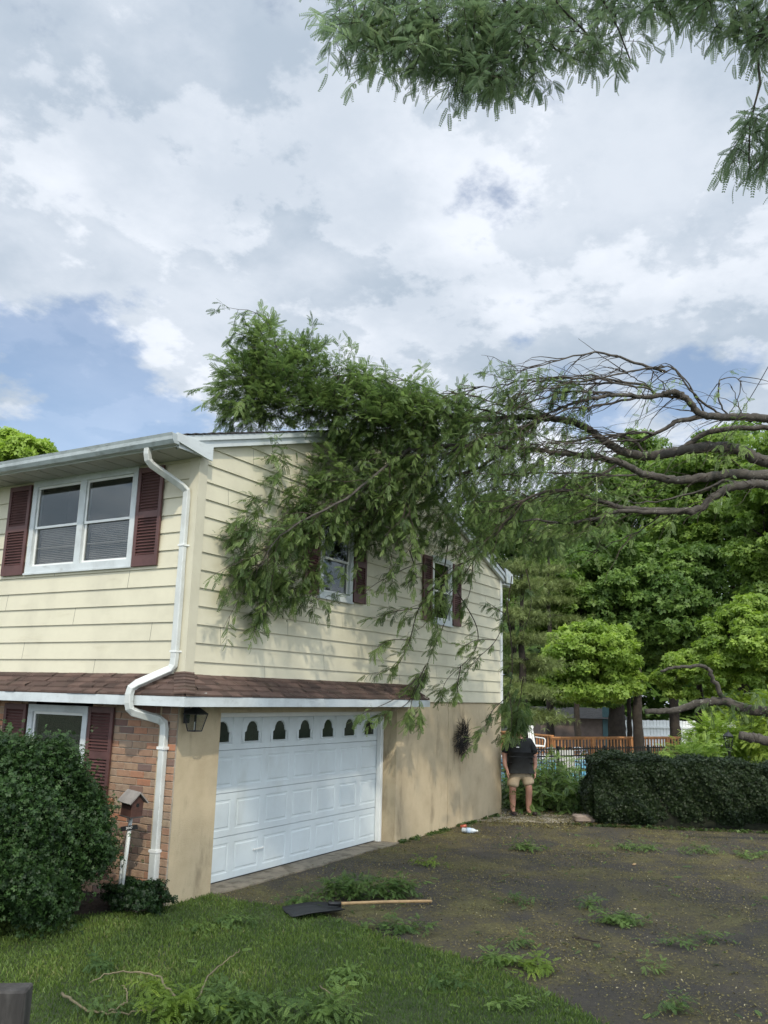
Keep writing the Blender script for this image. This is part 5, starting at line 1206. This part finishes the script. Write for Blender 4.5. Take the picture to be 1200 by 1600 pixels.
def chair(o, face, label, style, zb=0., group='outdoor chairs by the pool'):
    c = empty('patio_chair', (o[0], o[1], zb), label, 'chair', group, rz=face); m_ = M['white'] if style == 'resin' else M['black']
    mb = MB(); mb.bbox((-.27, -.26, .40), (.27, .26, .44), .012); mb.build('seat', M['white'] if style != 'lattice' else M['black'], c, local=True)
    mb = MB()
    bt_ = .98 if style != 'sling' else .95
    if style == 'lattice':
        for i in range(7): mb.tube([(-.25+i*.083, .26, .44), (-.25+(6-i)*.083*.6+.1+i*.033, .33, .94)], .010, 5)
        for i in range(6): mb.tube([(-.26, .27+.012*i, .50+i*.08), (.26, .27+.012*i, .54+i*.08)], .009, 5)
        mb.tube(smooth_line([(-.27, .26, .44), (-.28, .33, .86), (0, .34, 1.0), (.28, .33, .86), (.27, .26, .44)], 5), .016, 6)
    elif style == 'resin':
        for i in range(6): mb.prism([(-.25+i*.085, .25, .44), (-.175+i*.085, .25, .44), (-.185+i*.085, .38, bt_), (-.24+i*.085, .38, bt_)], (0, .02, 0))
        mb.bbox((-.27, .365, bt_-.06), (.27, .40, bt_+.02), .012)
    else: mb.prism([(-.26, .25, .44), (.26, .25, .44), (.27, .36, bt_), (-.27, .36, bt_)], (0, .015, 0))
    mb.build('backrest', {'lattice': M['lattice'], 'resin': M['white'], 'sling': M['sling']}[style], c, local=True)
    for sx in (-1, 1):
        mb = MB(); mb.tube(smooth_line([(sx*.28, -.24, .40), (sx*.31, -.22, .62), (sx*.31, .1, .65), (sx*.28, .30, .66)], 5), .018, 6); mb.build('armrest', m_, c, local=True)
        for y in (-.24, .24): mb = MB(); mb.tube([(sx*.25, y, .42), (sx*.28, y*1.12, 0)], .018, 6); mb.build('leg', m_, c, local=True)
    return c
M['lattice'] = pmat('cast lattice', (.10, .11, .14), .5, .1, 9, c2=(.55, .58, .62), lo=.45, hi=.55); M['sling'] = pmat('pale grey sling cloth', (.52, .53, .50), .8, .06, 7)
fa = math.atan2(fw[1], fw[0])-math.pi/2
p = wx(838, 25.8)-kd*0; chair(p+kn*.2, fa+.35, 'tall white resin chair on the deck beside the railing', 'resin', zd+.002)
chair(wx(842, 22.9), fa+.1, 'dark lattice chair with white pattern left behind the brush heap', 'lattice', group='outdoor chairs by the pool')
chair(wx(862, 23.3), fa-.1, 'dark lattice chair second from the left behind the brush heap', 'lattice')
chair(wx(886, 23.2), fa, 'pale grey sling chair left of the hedge end', 'sling')
chair(wx(903, 23.8), fa-.2, 'dark lattice chair closest to the left end of the hedge', 'lattice')
chair(wx(797, 22.8), fa+.3, 'dark lattice chair half hidden by the back corner of the house', 'lattice')
# pool with its bright blue wall
pm_ = pmat('bright pool blue', (.12, .42, .62), .3, .05, 4, stretch=(6, 6, .2), c2=(.45, .62, .72)); mb = MB(); a, b = wx(790, 24.2), wx(925, 25.2); e = nrm(b-a); n_ = np.cross(UP, e)
if n_@fwd < 0: n_ = -n_
mb.prism([a, b, b+n_*1.2, a+n_*1.2], (0, 0, .62)); sp = empty('raised_pool', a, 'small raised pool with blue and white striped side behind the chairs', 'pool'); mb.build('side', pm_, sp)
mb = MB(); mb.prism([a-n_*.03+UP*.622, b-n_*.03+UP*.622, b+n_*1.2+UP*.622, a+n_*1.2+UP*.622], (0, 0, .03)); mb.build('coping', M['white'], sp)
# lamp post
lp = wx(1138, 21.0); l0 = empty('lamp_post', lp, 'black lantern topped lamp post rising behind the hedge', 'lamp post'); zt = zof(1138, 1140, 21)
mb = MB(); mb.lathe([(.07, 0), (.07, .1), (.035, .16), (.032, zt-.55), (.055, zt-.50), (.03, zt-.46)], lp, 12); mb.build('pole', M['black'], l0, True)
mb = MB(); c = lp+UP*(zt-.27)
for i in range(6): a1 = i*math.pi/3; mb.tube([c+np.array([.07*math.cos(a1), .07*math.sin(a1), -.17]), c+np.array([.12*math.cos(a1), .12*math.sin(a1), .10])], .009, 4)
mb.lathe([(.08, -.19), (.08, -.165)], c, 6); mb.lathe([(.135, .10), (.14, .115), (.05, .20), (.02, .21), (.012, .27)], c, 6); mb.build('lantern_frame', M['black'], l0)
mb = MB(); mb.lathe([(.066, -.16), (.112, .10)], c, 6); mb.build('lantern_glass', M['glass'], l0)
# bare boughs lying over the hedge
for pts, r0, r1, lab in (([(1330,1130,14.5),(1240,1118,14.3),(1200,1112,14.2),(1165,1108,14.2),(1130,1096,14.2),(1090,1100,14.2),(1050,1110,14.2),(1008,1112,14.2)], .13, .05, 'thick bare bough reaching in from the right above the hedge'), ([(1330,1190,13.8),(1250,1170,13.7),(1200,1158,13.6),(1175,1152,13.6),(1155,1149,13.6)], .10, .08, 'short sawn bough end at the right edge just above the hedge')):
    P = px3(pts); t = empty('fallen_bough', (P[0][0], P[0][1], 0), lab, 'bough', 'broken boughs above the hedge'); mb = MB(); limb(mb, P, r0*.85, r1*.85, 9, .008)
    bs = P[0]*[1, 1, 0]; limb(mb, [bs+np.array([.5, -.4, -.05]), bs+np.array([.35, -.3, P[0][2]*.6]), P[0]], r0*1.5, r0, 9, .01); mb.build('wood', M['bark'], t, True)
    if r1 == .05:
        mb = MB(); limb(mb, px3([(1136,1098,14.2),(1122,1078,14.2),(1112,1055,14.2),(1103,1043,14.2),(1080,1041,14.2),(1055,1042,14.2),(1032,1049,14.2)]), .045, .02, 7, .01); mb.build('side_branch', M['bark'], t, True)
        T = Twigs()
        for px, py in ((1170, 1100), (1190, 1104), (1145, 1095), (1110, 1095), (1185, 1085)):
            for _ in range(4): T.shoot(W(px, py, 14.2), rdir(1)[0]+UP*.3, .3, .8, 6, .17, .004, .3)
        T.leaves('leaves', FRL, M['locust'], t)
# feathery yellow green bushes
def soft_bush(label, px, py, dep, rx, ry, n, mat, hue, name='bamboo_clump'):
    c = W(px, py, dep); k = dep/F; t = empty(name, (c[0], c[1], 0), label, 'shrub', 'feathery shrubs behind the hedge'); T = Twigs(); mb = MB()
    for i in range(16): e = c+rdir(1)[0]*[rx*k*.7, rx*k*.7, ry*k*.5]; mb.tube([np.array([c[0]+random.uniform(-.3, .3), c[1]+random.uniform(-.3, .3), -.03]), e], [.02, .006], 5)
    mb.build('stems', M['twig'], t)
    for i in range(n):
        g = rdir(1)[0]*rng.uniform(.3, 1)**.4; g[2] = g[2] if g[2] > -.8 else -g[2]; p = c+g*[rx*k, rx*k, ry*k]; p[2] = max(p[2], .1)
        T.shoot(p, g+UP*.5+rdir(1)[0]*.4, random.uniform(.3, .55), 1.1, 6, .22, .004, hue, wood=False)
    T.leaves('foliage', FRL, M[mat], t)
soft_bush('feathery green bush right of the deck railing', 1122, 1172, 22.0, 34, 32, 420, 'maple2', .5, 'feathery_shrub')
soft_bush('yellow green clump behind the lamp post', 1170, 1150, 24.0, 50, 50, 480, 'bamboo', .35)
soft_bush('yellow green clump at the right edge behind the sawn bough', 1230, 1150, 21.0, 45, 55, 420, 'bamboo', .5)
soft_bush('dark green feathery bush low behind the hedge at the deck', 1085, 1200, 20.5, 40, 22, 240, 'maple', .5, 'feathery_shrub')
# white fence and the grey shed beyond
a, b = wx(975, 44), wx(1150, 46); e = nrm(b-a); Lw = np.linalg.norm(b-a); n_ = np.cross(UP, e); zt = zof(1050, 1126, 45)
wf = empty('white_board_fence', a, 'tall white board fence seen between the dark trunks', 'fence'); mb = MB(); x = 0
while x < Lw: mb.prism([a+e*x, a+e*(x+.18), a+e*(x+.18)+n_*.02, a+e*x+n_*.02], (0, 0, zt+random.uniform(-.02, .02))); x += .2
mb.build('boards', M['white'], wf); mb = MB(); mb.prism([a-n_*.06+UP*.5, b-n_*.06+UP*.5, b-n_*.01+UP*.5, a-n_*.01+UP*.5], (0, 0, .1)); mb.prism([a-n_*.06+UP*(zt-.4), b-n_*.06+UP*(zt-.4), b-n_*.01+UP*(zt-.4), a-n_*.01+UP*(zt-.4)], (0, 0, .1)); mb.build('rail', M['white'], wf)
a = wx(845, 42); b = wx(972, 42); e = nrm(b-a); n_ = np.cross(UP, e)
if n_@fwd < 0: n_ = -n_
zt = zof(900, 1122, 42); sh_ = empty('garden_shed', a, 'grey brown shed with a blue green door half hidden in the trees', 'shed'); Ls = np.linalg.norm(b-a)
mb = MB(); mb.prism([a, b, b+n_*4, a+n_*4], (0, 0, zt)); mb.build('wall', pmat('grey brown boards', (.17, .13, .11), .9, .1, 3), sh_)
mb = MB(); mb.prism([a-e*.3-n_*.4+UP*zt, a-e*.3+n_*2+UP*(zt+.5), a-e*.3+n_*4.4+UP*zt], e*(Ls+.6)); mb.build('roof', M['roof'], sh_)
mb = MB(); mb.prism([a+e*(Ls-.95)-n_*.04, a+e*(Ls-.1)-n_*.04, a+e*(Ls-.1)-n_*.005, a+e*(Ls-.95)-n_*.005], (0, 0, 2.0)); dr = mb.build('door', pmat('blue green door', (.06, .13, .14), .6), sh_)
mb = MB(); mb.prism([a+e*(Ls-.60)-n_*.06+UP*1.3, a+e*(Ls-.3)-n_*.06+UP*1.3, a+e*(Ls-.3)-n_*.042+UP*1.3, a+e*(Ls-.6)-n_*.042+UP*1.3], (0, 0, .55)); mb.build('window', M['white'], dr)

# ------------------------------------------------------------------ the person by the house corner
def skin_mesh(name, verts, edges, radii, mat, parent, root=0, sub=2):
    me = bpy.data.meshes.new(name); me.from_pydata([tuple(v) for v in verts], edges, []); me.update()
    o = bpy.data.objects.new(name, me); col.objects.link(o)
    o.modifiers.new('skin', 'SKIN'); sk = me.skin_vertices[0] if me.skin_vertices else None
    if sk is None:
        bpy.context.view_layer.objects.active = o; bpy.ops.object.select_all(action='DESELECT'); o.select_set(True); bpy.ops.mesh.customdata_skin_add(); sk = me.skin_vertices[0]
    for i, r in enumerate(radii): sk.data[i].radius = r if hasattr(r, '__len__') else (r, r)
    sk.data[root].use_root = True
    if sub: m_ = o.modifiers.new('sub', 'SUBSURF'); m_.levels = sub; m_.render_levels = sub
    dg = bpy.context.evaluated_depsgraph_get(); me2 = bpy.data.meshes.new_from_object(o.evaluated_get(dg)); bpy.data.objects.remove(o)
    me2.polygons.foreach_set('use_smooth', [True]*len(me2.polygons)); me2.materials.clear(); me2.materials.append(mat); me2.name = name
    o = bpy.data.objects.new(name, me2); col.objects.link(o); o.parent = parent; return o
mp = WA(813, 1274, 2, 0.); print('man', mp)
man = empty('person', (mp[0], mp[1], 0), 'person in black polo shirt and khaki shorts standing by the back corner of the house', 'person', rz=fa+.10)
# local frame: x to the picture's right, y away from the camera, z up
V = [(-.02,0,.96),(0,0,1.10),(0,-.01,1.28),(0,0,1.44),(0,0,1.53),(0,-.01,1.60),(0,-.02,1.70),(0,0,1.775),
     (-.20,0,1.44),(-.315,.02,1.20),(-.33,-.06,.99),(-.29,-.10,.90),
     (.20,0,1.44),(.315,.03,1.19),(.325,.0,.98),(.30,-.03,.89),
     (-.115,0,.88),(-.16,-.02,.52),(-.15,.02,.30),(-.145,.03,.09),(-.15,-.09,.045),
     (.11,0,.88),(.175,-.05,.53),(.18,.0,.30),(.175,.03,.09),(.21,-.09,.045)]
Ed = [(0,1),(1,2),(2,3),(3,4),(4,5),(5,6),(6,7),(3,8),(8,9),(9,10),(10,11),(3,12),(12,13),(13,14),(14,15),(0,16),(16,17),(17,18),(18,19),(19,20),(0,21),(21,22),(22,23),(23,24),(24,25)]
Rr = [(.17,.13),(.18,.14),(.175,.13),(.12,.09),(.06,.06),(.07,.075),(.08,.10),(.05,.06),.070,.060,.045,.032,.070,.060,.045,.032,.105,.075,.072,.046,.034,.105,.075,.072,.046,.034]
# hands: palm and five bent fingers rooted in the same body mesh
for hi, sx, base_ in ((11, -1, np.array(V[11])), (15, 1, np.array(V[15]))):
    palm = base_+np.array([sx*-.004, -.022, -.075]); V.append(tuple(palm)); pi = len(V)-1; Ed.append((hi, pi)); Rr.append((.036, .018))
    for f_ in range(4):
        off = (f_-1.5)*.019; ln_ = (.062, .075, .070, .055)[f_]
        k_ = palm+np.array([sx*.004, off-.002, -.028]); m1 = k_+np.array([-sx*.004, -.004, -ln_*.5]); m2 = m1+np.array([-sx*.016, -.008, -ln_*.42])
        n0 = len(V); V += [tuple(k_), tuple(m1), tuple(m2)]; Ed += [(pi, n0), (n0, n0+1), (n0+1, n0+2)]; Rr += [.010, .009, .0075]
    th = base_+np.array([-sx*.008, -.045, -.045]); n0 = len(V); V += [tuple(th), tuple(th+np.array([-sx*.008, -.026, -.032])), tuple(th+np.array([-sx*.012, -.032, -.062]))]; Ed += [(hi, n0), (n0, n0+1), (n0+1, n0+2)]; Rr += [.012, .010, .0085]
body = skin_mesh('body', V, Ed, Rr, M['skin'], man, 0, 2)
shirt = skin_mesh('polo_shirt', [(0,0,1.04),(0,0,1.07),(0,-.025,1.17),(0,-.015,1.30),(0,0,1.44),(0,.0,1.50),(-.19,0,1.44),(-.29,.012,1.30),(-.315,.02,1.20),(.19,0,1.44),(.285,.015,1.30),(.315,.03,1.19)], [(0,1),(1,2),(2,3),(3,4),(4,5),(4,6),(6,7),(7,8),(4,9),(9,10),(10,11)], [(.25,.19),(.265,.21),(.265,.22),(.245,.17),(.16,.12),(.075,.075),.105,.098,.095,.105,.098,.095], M['shirt'], man, 1, 2)
mb = MB(); mb.bbox((-.115, -.178, 1.335), (-.055, -.165, 1.352), .002); mb.build('chest_logo', M['white'], shirt, local=True)
mb = MB(); mb.tube([(-.07, 0, 1.515), (-.05, -.07, 1.50), (0, -.095, 1.475), (.05, -.07, 1.50), (.07, 0, 1.515), (0, .07, 1.53), (-.07, 0, 1.515)], .016, 6); mb.build('collar', M['shirt'], shirt, local=True)
skin_mesh('shorts', [(0,0,.97),(0,0,.88),(-.12,-.0,.80),(-.15,-.015,.62),(-.165,-.02,.54),(.13,0,.80),(.165,-.03,.66),(.185,-.04,.58)], [(0,1),(1,2),(2,3),(3,4),(1,5),(5,6),(6,7)], [(.215,.17),(.215,.17),.13,.13,.135,.13,.13,.135], M['khaki'], man, 1, 2)
for sx, x, yw in ((-1, -.148, .0), (1, .19, .75)):
    mt = Matrix.Translation((x, .03, 0)) @ Matrix.Rotation(yw, 4, 'Z'); P = [(.0,.06,.05),(0,0,.055),(0,-.10,.045),(0,-.19,.038)]
    sh1 = skin_mesh('shoe', [tuple(mt @ Vector(p)) for p in P]+[tuple(mt @ Vector((0, .03, .115)))], [(0,1),(1,2),(2,3),(1,4)], [(.045,.05),(.048,.055),(.05,.042),(.042,.034),(.05,.05)], M['shoe'], man, 1, 2)
    mb = MB(); mb.bbox((-.048, -.225, 0.0), (.048, .10, .02), .008, mt); mb.build('sole', M['black'], sh1, local=True)
hs_ = skin_mesh('hair', [(0,.01,1.79),(0,.05,1.76),(0,.075,1.69)], [(0,1),(1,2)], [(.075,.075),(.086,.08),(.07,.055)], M['hair'], man, 1, 2)
mb = MB()
for sx in (-1, 1): mb.lathe([(.002, -.008), (.009, -.004), (.009, .004), (.002, .008)], (sx*.032, -.118, 1.70), 8)
mb.build('eyes', M['black'], man, local=True)
mb = MB(); mb.add([(-.014, -.112, 1.655), (.014, -.112, 1.655), (0, -.142, 1.66), (0, -.115, 1.70)], [(0, 1, 2), (0, 2, 3), (1, 3, 2)]); mb.build('nose', M['skin'], man, True, local=True)
mb = MB(); mb.bbox((-.024, -.112, 1.628), (.024, -.104, 1.636), .002); mb.build('mouth', pmat('lips', (.30, .12, .10), .5), man, local=True)
# leafy spray hanging before the person's face belongs to the fallen tree
T = Twigs(); hd = mp+UP*1.66; mb = MB(); far = W(815, 1075, 15.6)
limb(mb, [W(818, 1060, 15.4), far, W(808, 1120, 15.6), W(800, 1150, 15.7)], .010, .004, 5, .01)
for i in range(46):
    q = W(812+rng.normal()*14, 1108+rng.normal()*14, 15.7+rng.normal()*.15); T.shoot(q, left*.5-UP*.5+rdir(1)[0]*.6, .25, .7, 6, .2, .003, .35)
mb.build('hanging_twig', M['twig'], ft); T.leaves('foliage', FRL, M['locust'], ft, outside)
